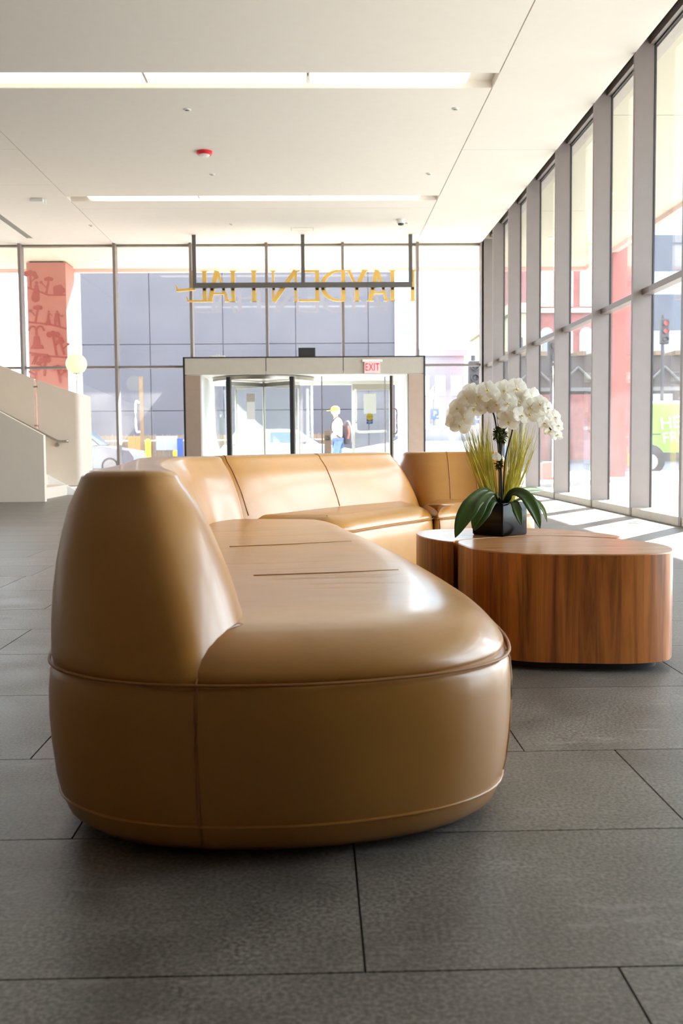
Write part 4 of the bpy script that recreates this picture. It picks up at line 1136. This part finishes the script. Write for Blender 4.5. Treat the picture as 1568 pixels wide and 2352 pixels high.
mu.prism([(-5.80, 3.38), (-5.66, 3.38), (-5.70, 3.56), (-5.685, 3.64), (-5.73, 3.64), (-5.75, 3.50)], YM[0], YM[1], 'XZ'); disc(-5.71, 3.67, 0.022); bar(-5.69, 3.62, -5.64, 3.585, 0.016)
mu.prism([(-5.60, 3.36), (-5.56, 3.36), (-5.54, 3.48), (-5.50, 3.36), (-5.465, 3.36), (-5.49, 3.55), (-5.50, 3.64), (-5.57, 3.64), (-5.60, 3.52)], YM[0], YM[1], 'XZ'); disc(-5.535, 3.67, 0.024); bar(-5.50, 3.62, -5.43, 3.555, 0.022); disc(-5.42, 3.58, 0.03, 4)
mu.prism([(-6.07, 2.95), (-5.90, 2.95), (-5.93, 3.15), (-6.04, 3.15)], YM[0], YM[1], 'XZ'); mu.prism([(-6.12, 2.88), (-5.83, 2.88), (-5.86, 2.96), (-6.09, 2.96)], YM[0], YM[1], 'XZ')
bar(-5.985, 3.15, -5.985, 3.30, 0.05)
for sg in (-1, 1):
    pp = [(-5.985 + sg * 0.08 * (1 - math.cos(a)), 3.26 + 0.10 * math.sin(a)) for a in np.linspace(0, math.pi, 8)]
    for i in range(7): bar(pp[i][0], pp[i][1], pp[i + 1][0], pp[i + 1][1], 0.04)
tree(-5.57, 2.74, 0.55, -0.06, 0.10); tree(-5.40, 2.75, 0.35, -0.08, 0.06); tree(-5.84, 2.30, 0.42, 0.02, 0.09); tree(-6.04, 2.2, 0.3, 0.03, 0.06); tree(-5.5, 2.15, 0.4, -0.05, 0.08)
bar(-6.15, 2.28, -5.9, 2.12, 0.03); bar(-6.1, 2.76, -5.75, 2.74, 0.06); bar(-5.86, 2.76, -5.80, 2.62, 0.04); bar(-5.98, 2.72, -6.05, 2.55, 0.02); bar(-6.02, 2.72, -6.10, 2.55, 0.02)
mu.build('mural', M['mural'], colA)
colB = thing('column', 'plain red square column outside the right windows', 'column', (6.3, 20.9, 0))
MB().box(6.12, 6.72, 20.7, 21.5, -0.02, ZS + 1.2).build('shaft', M['redcol_shade'], colB)
MB().box(6.08, 6.76, 20.66, 21.54, -0.02, 0.05).build('base', M['redfascia'], colB)
plan = thing('planter_block', 'red flared barrier block on the pavement beyond the fins', 'barrier', (5.25, 21.8, 0))
MB().loft([[(4.9, 21.6, -0.02), (5.38, 21.6, -0.02), (5.38, 22.0, -0.02), (4.9, 22.0, -0.02)], [(4.9, 21.65, 0.33), (5.30, 21.65, 0.36), (5.30, 21.95, 0.36), (4.9, 21.95, 0.33)]]).build('block', M['redconc'], plan)
MB().box(4.95, 5.25, 21.7, 21.9, 0.33, 0.36).build('cap', M['redfascia'], plan)

# blue grey building across the street
bld = thing('office_block', 'wide blue grey panelled building across the street', 'building', (-4, 48, 0))
BY = 46.0
MB().box(-10.6, 3.95, BY + 0.06, BY + 12, -0.15, 30).build('wall', M['joint'], bld)
xs = [-10.6, -7.5, -4.2, -0.9, 2.4, 3.95]; zs = [-0.15, 2.4, 5.4, 9.1, 13.0, 17.0, 21, 25.5, 30]
for a, b in zip(xs[:-1], xs[1:]):
    for c, d in zip(zs[:-1], zs[1:]):
        MB().box(a + 0.018, b - 0.018, BY, BY + 0.08, c + 0.018, d - 0.018).build('panel', M['slate_bldg'], bld)
MB().box(3.6, 3.97, BY - 0.15, BY + 3, -0.15, 30).build('edge_pier', M['greybldg'], bld)
for z in np.arange(0.2, 29, 0.95):
    if z > 5: MB().box(4.0, 4.5, BY + 0.5, BY + 6, z, z + 0.6).build('side_window', M['towerglass'], bld)
MB().box(3.97, 4.6, BY + 0.6, BY + 8, -0.15, 30).build('side_wall', M['tower'], bld)
# low brick part of the street at left
# towers far behind
def tower(name, label, x0, x1, y, z1, m_, cols, rows_, wm, depth=14, grp=None, z0=-0.15, off=1.5):
    b_ = thing(name, label, 'building', ((x0 + x1) / 2, y, 0), grp)
    MB().box(x0, x1, y, y + depth, z0, z1).build('wall', m_, b_)
    W = (x1 - x0) / cols; Hh = (z1 - off - 1.0) / rows_
    wm_ = None
    for i in range(cols):
        for j in range(rows_):
            xx, zz = x0 + W * i, off + Hh * j
            if wm_ is None:
                wm_ = MB().box(xx + W * 0.18, xx + W * 0.82, y - 0.06, y + 0.02, zz + Hh * 0.2, zz + Hh * 0.8).build('window', wm, b_); ref = (xx, zz)
            else:
                c_ = wm_.copy(); COL.objects.link(c_); c_.parent = b_; c_.location = (xx - ref[0], 0, zz - ref[1])
    MB().box(x0 - 0.2, x1 + 0.2, y - 0.2, y + depth + 0.2, z1, z1 + 0.5).build('parapet', m_, b_)
    return b_
tower('tower_block', 'pale slim tower with blue window strip seen through the front glass', 15.5, 26, 118, 21.5, M['tower'], 5, 9, M['towerglass'])
tower('tower_block', 'low pale office building with broad windows right of the portal', 12.5, 18.5, 92, 9.0, M['tower'], 3, 3, M['towerglass'])
tower('tower_block', 'white stepped tower standing beside the corner fin', 22.5, 32, 135, 17.0, M['whitecar'], 4, 6, M['towerglass'])
tower('tower_block', 'low white block with grid windows behind the parked blue car', 6.5, 11.5, 78, 7.6, M['whitecar'], 4, 2, M['tower'])
tower('shop_house', 'pinkish low house with gable at the street end', 12.0, 15.5, 75, 3.9, M['redfascia'], 3, 1, M['towerglass'])
# brick building with arched windows
bk = thing('brick_building', 'red brick building with arched pale windows beyond the right fins', 'building', (14, 56, 0))
MB().box(12.3, 15.8, 56, 70, -0.15, 15).build('wall', M['brick'], bk)
for j in range(3):
    for i in range(3):
        x = 12.55 + 1.1 * i; z = 5.2 + 3.3 * j
        sr = MB().prism([(x - 0.06, z - 0.15), (x + 0.66, z - 0.15), (x + 0.66, z + 1.65)] + [(x + 0.3 + 0.36 * math.cos(a), z + 1.65 + 0.36 * math.sin(a)) for a in np.linspace(0.2, math.pi - 0.2, 6)] + [(x - 0.06, z + 1.65)], 55.9, 56.05, 'XZ').build('window_surround', M['brick_trim'], bk)
        MB().prism([(x + 0.08, z), (x + 0.52, z), (x + 0.52, z + 1.6)] + [(x + 0.3 + 0.22 * math.cos(a), z + 1.6 + 0.22 * math.sin(a)) for a in np.linspace(0.3, math.pi - 0.3, 6)] + [(x + 0.08, z + 1.6)], 55.85, 56.0, 'XZ').build('window', M['greybldg'], sr)
for z in (4.6, 8.0, 11.3, 14.6): MB().box(12.2, 15.9, 55.8, 56, z, z + 0.25).build('cornice', M['brick_trim'], bk)
tower('beige_building', 'narrow beige building seen between the farther fins', 10.2, 11.4, 52, 7.5, M['beige'], 2, 4, M['windark'])
tower('grey_building', 'grey blue masonry block behind the elevated track', 20.2, 46, 62, 26, M['greybldg'], 8, 5, M['windark'], off=7)
# elevated railway
rl = thing('elevated_track', 'dark steel elevated railway track crossing behind the street', 'railway', (22, 46, 0))
MB().box(8.0, 60, 46.0, 50.0, 4.3, 4.75).build('deck', M['rust'], rl)
for y in (46.0, 49.7): MB().box(8.0, 60, y, y + 0.25, 3.2, 4.3).build('girder', M['rust'], rl)
for x in range(10, 52, 8):
    for y in (46.1, 49.6): MB().box(x - 0.2, x + 0.2, y, y + 0.3, -0.15, 3.2).build('column', M['rust'], rl)
MB().box(8, 60, 45.92, 45.98, 3.15, 3.32).build('flange', M['sign_metal'], rl)
for k, x in enumerate(np.arange(8.3, 56, 0.9)):
    MB().box(x, x + 0.42, 45.7, 50.2, 4.75, 4.95).build('sleeper', M['fence'], rl)
for x in np.arange(9, 50, 2.0):
    MB().tube([(x, 45.9, 3.3), (x + 1.0, 45.9, 4.25)], 0.06, 6).tube([(x + 1.0, 45.9, 4.25), (x + 2.0, 45.9, 3.3)], 0.06, 6).build('lattice', M['sign_metal'], rl)
# fence across the street
fe = thing('slat_fence', 'weathered timber slat fence with metal pickets at the building foot', 'fence', (-7, 43, -0.15))
slat = None
for k in range(70):
    x = -13.0 + 0.2 * k
    if slat is None: slat = MB().box(x, x + 0.18, 43.0, 43.04, -0.15, 1.25).build('slat', M['fence'], fe); x0_ = x
    else:
        c = slat.copy(); COL.objects.link(c); c.parent = fe; c.location = (x - x0_, 0, 0)
pk = None
for k in range(46):
    x = -12.8 + 0.3 * k
    if pk is None: pk = MB().cyl((x, 42.6, -0.15), (x, 42.6, 1.3), 0.03, 0.02, 6).build('picket', M['sign_metal'], fe); x0_ = x
    else:
        c = pk.copy(); COL.objects.link(c); c.parent = fe; c.location = (x - x0_, 0, 0)
MB().box(-12.9, 1.0, 42.58, 42.62, 1.0, 1.06).build('rail', M['steel'], fe)


def car(name, label, x, y, z, Lc, paint, face=1, suv=True, cat='car'):
    """side-on car; face=+1 looks towards +X"""
    c_ = thing(name, label, cat, (x, y, z))
    H = 1.65 if suv else 1.45; W = 1.8
    def X(u): return x + face * (u - 0.5) * Lc
    lower = [(0.0, 0.35), (0.0, 0.80), (0.03, 0.95), (0.35, 1.0), (0.70, 0.98), (0.80, 0.94), (0.97, 0.80), (1.0, 0.60), (1.0, 0.33), (0.90, 0.24), (0.1, 0.24)]
    green = [(0.05, 0.97), (0.12, H * 0.97), (0.20, H), (0.50, H), (0.58, H * 0.97), (0.74, 0.97)]
    b_ = MB(); P = [(X(u), z + v) for u, v in lower]
    def ring(P_, yy, inset_, zc_):
        cx_ = sum(p[0] for p in P_) / len(P_); cz_ = sum(p[1] for p in P_) / len(P_)
        return [(cx_ + (px - cx_) * (1 - inset_), yy, cz_ + (pz - cz_) * (1 - inset_)) for px, pz in P_]
    b_.loft([ring(P, y - W / 2, 0.05, 0), ring(P, y - W / 2 + 0.10, 0.0, 0), ring(P, y + W / 2 - 0.10, 0.0, 0), ring(P, y + W / 2, 0.05, 0)])
    b_.build('body', paint, c_, smooth=True)
    G = [(X(u), z + v) for u, v in green]
    cab = MB().loft([[(p[0], y - W / 2 + 0.06 + 0.17 * max(0, (p[1] - z - 1.0)) / 0.6, p[1]) for p in G], [(p[0], y + W / 2 - 0.06 - 0.17 * max(0, (p[1] - z - 1.0)) / 0.6, p[1]) for p in G]]).build('cabin', paint, c_, smooth=True)
    for (ua, ub) in ((0.13, 0.33), (0.36, 0.62)):
        q = [(ua, 1.02), (ub + (0.05 if ub > 0.5 else 0), 1.02), (ub - (0.06 if ub > 0.5 else 0), H * 0.93), (ua + 0.02, H * 0.93)]
        pts = [(X(u), z + v) for u, v in q]
        vs = [(p[0], y - W / 2 + 0.045 + 0.17 * max(0, (p[1] - z - 1.0)) / 0.6, p[1]) for p in pts]
        vs2 = [(p[0], p[1] + 0.02, p[2]) for p in vs]
        MB().loft([vs, vs2]).build('side_window', M['carglass'], c_)
    q = [(0.745, 0.99), (0.60, H * 0.955)]
    t_ = MB(); (ua, va), (ub, vb) = q
    t_.loft([[(X(ua) + face * 0.02, y - 0.7, z + va), (X(ub) + face * 0.02, y - 0.58, z + vb), (X(ub) + face * 0.02, y + 0.58, z + vb), (X(ua) + face * 0.02, y + 0.7, z + va)],
             [(X(ua), y - 0.7, z + va - 0.02), (X(ub), y - 0.58, z + vb - 0.02), (X(ub), y + 0.58, z + vb - 0.02), (X(ua), y + 0.7, z + va - 0.02)]])
    t_.build('windscreen', M['carglass'], c_)
    for u in (0.18, 0.82):
        for s_ in (-1, 1):
            yy = y + s_ * (W / 2 - 0.1)
            wl = MB().lathe([(0.26, -0.10), (0.33, -0.09), (0.34, 0.0), (0.33, 0.09), (0.26, 0.10)], (X(u), yy, z + 0.34), 20, axis='Y').build('wheel', M['tyre'], c_, smooth=True)
            MB().lathe([(0.2, s_ * 0.10), (0.2, s_ * 0.115), (0.05, s_ * 0.12)], (X(u), yy, z + 0.34), 14, axis='Y').build('hub', M['sign_metal'], wl, smooth=True)
    for s_ in (-1, 1):
        MB().box(*sorted((X(0.955), X(0.985))), y + s_ * 0.6 - 0.2, y + s_ * 0.6 + 0.2, z + 0.66, z + 0.78).build('headlight', M['white'], c_, bevel=0.02)
    MB().box(*sorted((X(0.60), X(0.64))), y - W / 2 - 0.12, y - W / 2 + 0.08, z + 1.02, z + 1.14).build('mirror', paint, c_, bevel=0.02)
    return c_
car('parked_car', 'silver car facing right behind the far end of the staircase', -7.75, 31.5, -0.15, 4.6, M['silver'], 1)
car('parked_car', 'white car at the curb behind the revolving door', -0.95, 33.0, -0.15, 4.3, M['whitecar'], 1, False)
car('parked_car', 'white car passing behind the glass swing door', 3.2, 29.6, -0.15, 4.4, M['whitecar'], -1, False)
car('parked_car', 'blue car right of the portal at the curb', 4.9, 36.5, -0.15, 4.4, M['bluecar'], 1, True)
car('parked_car', 'white car inside the fenced lot behind the silver car', -9.6, 40.5, -0.15, 4.2, M['whitecar'], 1, False)

van = thing('delivery_van', 'lime green delivery van with white lettering outside the right windows', 'van', (11.4, 29.0, -0.15))
vz = -0.15
MB().prism([(8.95, vz + 0.45), (8.92, vz + 1.0), (9.1, vz + 1.2), (9.22, vz + 1.95), (9.5, vz + 2.05), (14.6, vz + 2.05), (14.7, vz + 0.45)], 29.0, 30.9, 'XZ').build('body', M['green'], van, bevel=0.05)
MB().box(9.5, 14.6, 29.05, 30.85, vz + 2.05, vz + 2.12).build('roof_trim', M['white'], van)
MB().box(9.0, 14.7, 28.97, 30.9, vz + 0.36, vz + 0.62).build('skirt', M['black'], van)
for x in (9.68, 13.6):
    wl = MB().lathe([(0.24, -0.10), (0.34, -0.09), (0.35, 0.0), (0.34, 0.09)], (x, 29.02, vz + 0.35), 22, axis='Y').build('wheel', M['tyre'], van, smooth=True)
    MB().lathe([(0.23, -0.10), (0.22, -0.112), (0.05, -0.115)], (x, 29.02, vz + 0.35), 18, axis='Y').build('hub', M['panel'], wl, smooth=True)
    MB().lathe([(0.46, -0.02), (0.46, 0.0), (0.30, 0.0)], (x, 28.985, vz + 0.40), 22, axis='Y').build('wheel_arch', M['black'], van)
text('HELLO', (9.98, 28.985, vz + 1.44), 0.50, M['white'], van, 0.004, rot=(math.pi / 2, -0.10, 0), align='LEFT')
text('FRESH', (10.05, 28.985, vz + 1.02), 0.44, M['white'], van, 0.004, rot=(math.pi / 2, -0.10, 0), align='LEFT')
MB().box(9.3, 10.0, 28.97, 29.0, vz + 1.14, vz + 1.17).build('door_seam', M['black'], van)

# street signs and furniture
def post_sign(name, label, cat, x, y, w_, h, zc_, m_, txt=None, post_r=0.03, tm='white', pz=None):
    s_ = thing(name, label, cat, (x, y, -0.15))
    MB().cyl((x, y + 0.06, -0.15), (x, y + 0.06, pz or (zc_ + h / 2 + 0.05)), post_r, n=8).build('post', M['sign_metal'], s_, smooth=True)
    MB().box(x - w_ / 2, x + w_ / 2, y, y + 0.03, zc_ - h / 2, zc_ + h / 2).build('panel', m_, s_, bevel=0.008)
    if txt: text(txt, (x, y - 0.004, zc_), h * 0.62, M[tm], s_, 0.003)
    return s_
ps = post_sign('parking_sign', 'blue parking sign with white P and arrow', 'sign', 3.72, 31.5, 0.26, 0.33, 1.72, M['blue'], 'P', pz=2.6)
MB().prism([(3.77, 1.64), (3.84, 1.66), (3.80, 1.60)], 31.49, 31.5, 'XZ').build('arrow', M['white'], ps)
post_sign('parking_sign', 'blue sign lettered PU behind the orchid flowers', 'sign', 5.0, 31.5, 0.45, 0.40, 1.60, M['blue'], 'PU')
post_sign('orange_board', 'plain orange board standing by the fence', 'sign', -6.83, 38.0, 0.55, 1.0, 0.66, M['orange'])
post_sign('white_board', 'white notice board standing left of the portal', 'sign', -5.72, 38.5, 0.82, 0.54, 0.90, M['whitecar'], None)
post_sign('blue_board', 'narrow blue board beside the white notice board', 'sign', -5.18, 38.2, 0.22, 0.72, 0.72, M['blue'], None)
def bollard(x, y, h, label, m_, top):
    b_ = thing('bollard', label, 'bollard', (x, y, -0.15))
    MB().cyl((x, y, -0.15), (x, y, h), 0.10, n=14).build('post', m_, b_, smooth=True)
    MB().lathe([(0.11, 0), (0.10, 0.14), (0.04, 0.2)], (x, y, h), 14).build('cap', top, b_, smooth=True)
bollard(-6.02, 36.0, 0.85, 'yellow bollard between the street post and the fence', M['yellow'], M['yellow'])
bollard(-7.42, 38.0, 0.90, 'white bollard with yellow cap beside the silver car', M['whitecar'], M['yellow'])
bollard(-5.55, 39.6, 0.45, 'yellow bollard below the white notice board, right', M['yellow'], M['yellow'])
pole = thing('street_post', 'grey street post with curved bracket left of the portal', 'post', (-6.3, 36.5, -0.15))
MB().box(-6.38, -6.25, 36.5, 36.6, -0.15, 3.3).build('post', M['fence'], pole)
MB().tube(open_curve([(-6.38, 36.5, 2.35), (-6.5, 36.45, 2.35), (-6.5, 36.45, 1.4), (-6.38, 36.5, 1.3)], 16), 0.035, 8).build('bracket', M['white'], pole, smooth=True)
def signal(x, y, z, label, face=0, red=False):
    s_ = thing('traffic_light', label, 'traffic light', (x, y, z), None)
    MB().box(x - 0.17, x + 0.17, y - 0.12, y + 0.12, z - 0.52, z + 0.52).build('case', M['black'], s_, bevel=0.03)
    for k in range(3):
        zz = z + 0.33 - 0.33 * k
        MB().lathe([(0.12, 0), (0.12, -0.16), (0.10, -0.16), (0.10, -0.01)], (x, y - 0.12, zz), 16, axis='Y').build('visor', M['black'], s_, smooth=True)
        MB().lathe([(0.10, -0.01), (0.07, -0.04), (0.001, -0.05)], (x, y - 0.11, zz), 14, axis='Y').build('lamp', M['redlamp'] if (red and k < 2) else M['windark'], s_, smooth=True)
    MB().cyl((x, y + 0.2, -0.15), (x, y + 0.2, z + 0.7), 0.07, n=10).build('pole', M['black'], s_, smooth=True)
    MB().tube([(x, y, z + 0.4), (x, y + 0.2, z + 0.4)], 0.04, 6).build('arm', M['black'], s_)
signal(4.78, 30.4, 2.75, 'dark traffic light close to the corner fin')
signal(6.55, 27.6, 3.1, 'dark traffic light between the farther right fins')
signal(14.6, 42.0, 5.4, 'traffic light with red lamps lit over the green van', red=True)
def lantern(x, y, label):
    l_ = thing('street_lantern', label, 'street lamp', (x, y, -0.15))
    MB().cyl((x, y, -0.15), (x, y, 2.3), 0.045, n=8).build('pole', M['black'], l_, smooth=True)
    MB().lathe([(0.08, 0), (0.16, 0.14), (0.15, 0.26), (0.05, 0.40), (0.01, 0.46)], (x, y, 2.3), 16).build('globe', M['white'], l_, smooth=True)
lantern(4.0, 34.0, 'white street lantern above the parking sign')
lantern(5.2, 34.5, 'white street lantern beside the orchid flowers')

# ================================================================== PERSON
def skin_mesh(name, nodes, edges, m_, parent, sub=2, root=0):
    me = bpy.data.meshes.new(name); off = Vector(parent['_o'])
    me.from_pydata([Vector(n[:3]) - off for n in nodes], edges, [])
    o_ = bpy.data.objects.new(name, me); COL.objects.link(o_); o_.parent = parent
    sk = o_.modifiers.new('skin', 'SKIN'); sk.use_smooth_shade = True
    if not me.skin_vertices: me.skin_vertices.new()
    for v, n in zip(me.skin_vertices[0].data, nodes):
        v.radius = (n[3], n[4] if len(n) > 4 else n[3])
    me.skin_vertices[0].data[root].use_root = True
    sb = o_.modifiers.new('sub', 'SUBSURF'); sb.levels = sub; sb.render_levels = sub
    me.materials.append(m_)
    return o_
PX, PY = 0.56, 26.3
per = thing('person', 'person in yellow cap and white shirt with a dark backpack, walking outside', 'person', (PX, PY, -0.02))
z0 = -0.02
# one continuous body, facing -X (to the left in view)
nd = [(PX, PY, z0 + 0.93, 0.13, 0.15), (PX - 0.01, PY, z0 + 1.12, 0.12, 0.15), (PX - 0.01, PY, z0 + 1.32, 0.13, 0.17), (PX - 0.02, PY, z0 + 1.43, 0.09, 0.12), (PX - 0.04, PY, z0 + 1.50, 0.055), (PX - 0.06, PY, z0 + 1.56, 0.07), (PX - 0.075, PY, z0 + 1.66, 0.095, 0.085), (PX - 0.06, PY, z0 + 1.73, 0.07),
      (PX, PY - 0.09, z0 + 0.86, 0.095), (PX - 0.10, PY - 0.10, z0 + 0.47, 0.06), (PX - 0.05, PY - 0.10, z0 + 0.10, 0.042), (PX - 0.19, PY - 0.10, z0 + 0.04, 0.035),
      (PX, PY + 0.09, z0 + 0.86, 0.095), (PX + 0.06, PY + 0.10, z0 + 0.48, 0.06), (PX + 0.22, PY + 0.10, z0 + 0.16, 0.042), (PX + 0.12, PY + 0.10, z0 + 0.05, 0.035),
      (PX - 0.02, PY - 0.20, z0 + 1.39, 0.055), (PX - 0.06, PY - 0.24, z0 + 1.10, 0.045), (PX - 0.20, PY - 0.22, z0 + 0.95, 0.034), (PX - 0.26, PY - 0.21, z0 + 0.92, 0.028),
      (PX - 0.02, PY + 0.20, z0 + 1.39, 0.055), (PX + 0.04, PY + 0.25, z0 + 1.10, 0.045), (PX - 0.05, PY + 0.24, z0 + 0.90, 0.034), (PX - 0.09, PY + 0.23, z0 + 0.85, 0.028)]
eg = [(0, 1), (1, 2), (2, 3), (3, 4), (4, 5), (5, 6), (6, 7), (0, 8), (8, 9), (9, 10), (10, 11), (0, 12), (12, 13), (13, 14), (14, 15), (3, 16), (16, 17), (17, 18), (18, 19), (3, 20), (20, 21), (21, 22), (22, 23)]
skin_mesh('body', nd, eg, M['skin'], per)
shn = [(PX, PY, z0 + 0.90, 0.15, 0.17), (PX, PY, z0 + 1.12, 0.14, 0.17), (PX - 0.01, PY, z0 + 1.32, 0.15, 0.19), (PX - 0.02, PY, z0 + 1.43, 0.105, 0.14),
       (PX - 0.02, PY - 0.20, z0 + 1.39, 0.075), (PX - 0.06, PY - 0.24, z0 + 1.10, 0.062), (PX - 0.17, PY - 0.225, z0 + 0.98, 0.05),
       (PX - 0.02, PY + 0.20, z0 + 1.39, 0.075), (PX + 0.04, PY + 0.25, z0 + 1.10, 0.062), (PX - 0.03, PY + 0.245, z0 + 0.94, 0.05)]
skin_mesh('shirt', shn, [(0, 1), (1, 2), (2, 3), (3, 4), (4, 5), (5, 6), (3, 7), (7, 8), (8, 9)], M['shirt'], per)
trn = [(PX, PY, z0 + 0.92, 0.145, 0.165), (PX, PY - 0.09, z0 + 0.86, 0.115), (PX - 0.10, PY - 0.10, z0 + 0.47, 0.085), (PX - 0.05, PY - 0.10, z0 + 0.12, 0.07), (PX, PY + 0.09, z0 + 0.86, 0.115), (PX + 0.06, PY + 0.10, z0 + 0.48, 0.085), (PX + 0.20, PY + 0.10, z0 + 0.20, 0.07)]
skin_mesh('jeans', trn, [(0, 1), (1, 2), (2, 3), (0, 4), (4, 5), (5, 6)], M['jeans'], per)
for s_ in (-1, 1):
    # fingers: five short unequal tapered chains on each hand
    hx, hy, hz = (PX - 0.27, PY - 0.21, z0 + 0.91) if s_ < 0 else (PX - 0.10, PY + 0.23, z0 + 0.83)
    for k, (dl, dy) in enumerate(((0.055, -0.024), (0.068, -0.010), (0.066, 0.004), (0.052, 0.018))):
        skin_mesh('finger', [(hx + 0.01, hy + dy, hz, 0.010), (hx - dl * 0.5, hy + dy, hz - dl * 0.45, 0.009), (hx - dl * 0.55, hy + dy, hz - dl, 0.007)], [(0, 1), (1, 2)], M['skin'], per, sub=1)
    skin_mesh('thumb', [(hx + 0.02, hy - 0.02, hz + 0.005, 0.011), (hx - 0.005, hy - 0.05, hz - 0.012, 0.010), (hx - 0.025, hy - 0.055, hz - 0.03, 0.008)], [(0, 1), (1, 2)], M['skin'], per, sub=1)
hx, hz = PX - 0.07, z0 + 1.66
MB().lathe([(0.118, 0.0), (0.118, 0.03), (0.100, 0.085), (0.055, 0.118), (0.005, 0.124)], (hx + 0.005, PY, hz + 0.02), 24).build('cap', M['cap'], per, smooth='all')
MB().loft([[(hx - 0.07, PY + 0.09 * s_, hz + 0.03 + dz) for s_ in (-1, -0.5, 0, 0.5, 1)] + [(hx - 0.20 - 0.02 * (1 - abs(s_)), PY + 0.07 * s_, hz + 0.015 + dz) for s_ in (1, 0.5, 0, -0.5, -1)] for dz in (0, 0.012)]).build('cap_brim', M['cap'], per)
MB().lathe([(0.105, -0.06), (0.110, 0.0), (0.112, 0.03)], (hx + 0.012, PY, hz), 20).build('hair', M['shirt'], per, smooth='all')
MB().loft([[(hx - 0.095, PY - 0.02, hz - 0.02), (hx - 0.095, PY + 0.02, hz - 0.02), (hx - 0.095, PY, hz + 0.02)], [(hx - 0.122, PY - 0.008, hz - 0.02), (hx - 0.122, PY + 0.008, hz - 0.02), (hx - 0.112, PY, hz)]]).build('nose', M['skin'], per)
MB().lathe([(0.01, 0), (0.024, -0.008), (0.020, -0.016)], (hx + 0.015, PY - 0.092, hz - 0.01), 12, axis='Y').build('ear', M['skin'], per, smooth=True)
for s_ in (-1, 1): MB().lathe([(0.010, 0), (0.008, -0.006), (0.001, -0.007)], (hx - 0.086, PY + 0.034 * s_, hz + 0.012), 10, axis='X').build('eye', M['black'], per, smooth=True)
MB().box(hx - 0.094, hx - 0.086, PY - 0.022, PY + 0.022, hz - 0.055, hz - 0.048).build('mouth', M['redconc'], per)
bpk = thing('backpack', 'dark backpack with coral strip worn by the walking person', 'bag', (PX + 0.24, PY, z0 + 1.1))
rings = []
for z, rx, ry in ((0.80, 0.07, 0.12), (0.86, 0.11, 0.16), (1.05, 0.13, 0.17), (1.25, 0.11, 0.16), (1.38, 0.07, 0.12), (1.42, 0.03, 0.06)):
    rings.append([(PX + 0.245 + rx * math.cos(a), PY + ry * math.sin(a), z0 + z) for a in np.linspace(0, 2 * math.pi, 20, endpoint=False)])
MB().loft(rings).build('pack_body', M['pack'], bpk, smooth='all')
MB().tube(open_curve([(PX + 0.26, PY - 0.165, z0 + 0.95), (PX + 0.28, PY - 0.172, z0 + 1.1), (PX + 0.26, PY - 0.16, z0 + 1.28)], 10), 0.022, 6).build('strip', M['coral'], bpk, smooth=True)
for s_ in (-1, 1):
    MB().tube(open_curve([(PX + 0.16, PY + 0.10 * s_, z0 + 1.40), (PX + 0.02, PY + 0.13 * s_, z0 + 1.53), (PX - 0.15, PY + 0.15 * s_, z0 + 1.38), (PX - 0.16, PY + 0.19 * s_, z0 + 1.15), (PX + 0.13, PY + 0.17 * s_, z0 + 0.92)], 24), 0.016, 6).build('shoulder_strap', M['pack'], bpk, smooth=True)

for o in list(bpy.data.objects):
    if '_o' in o: del o['_o']
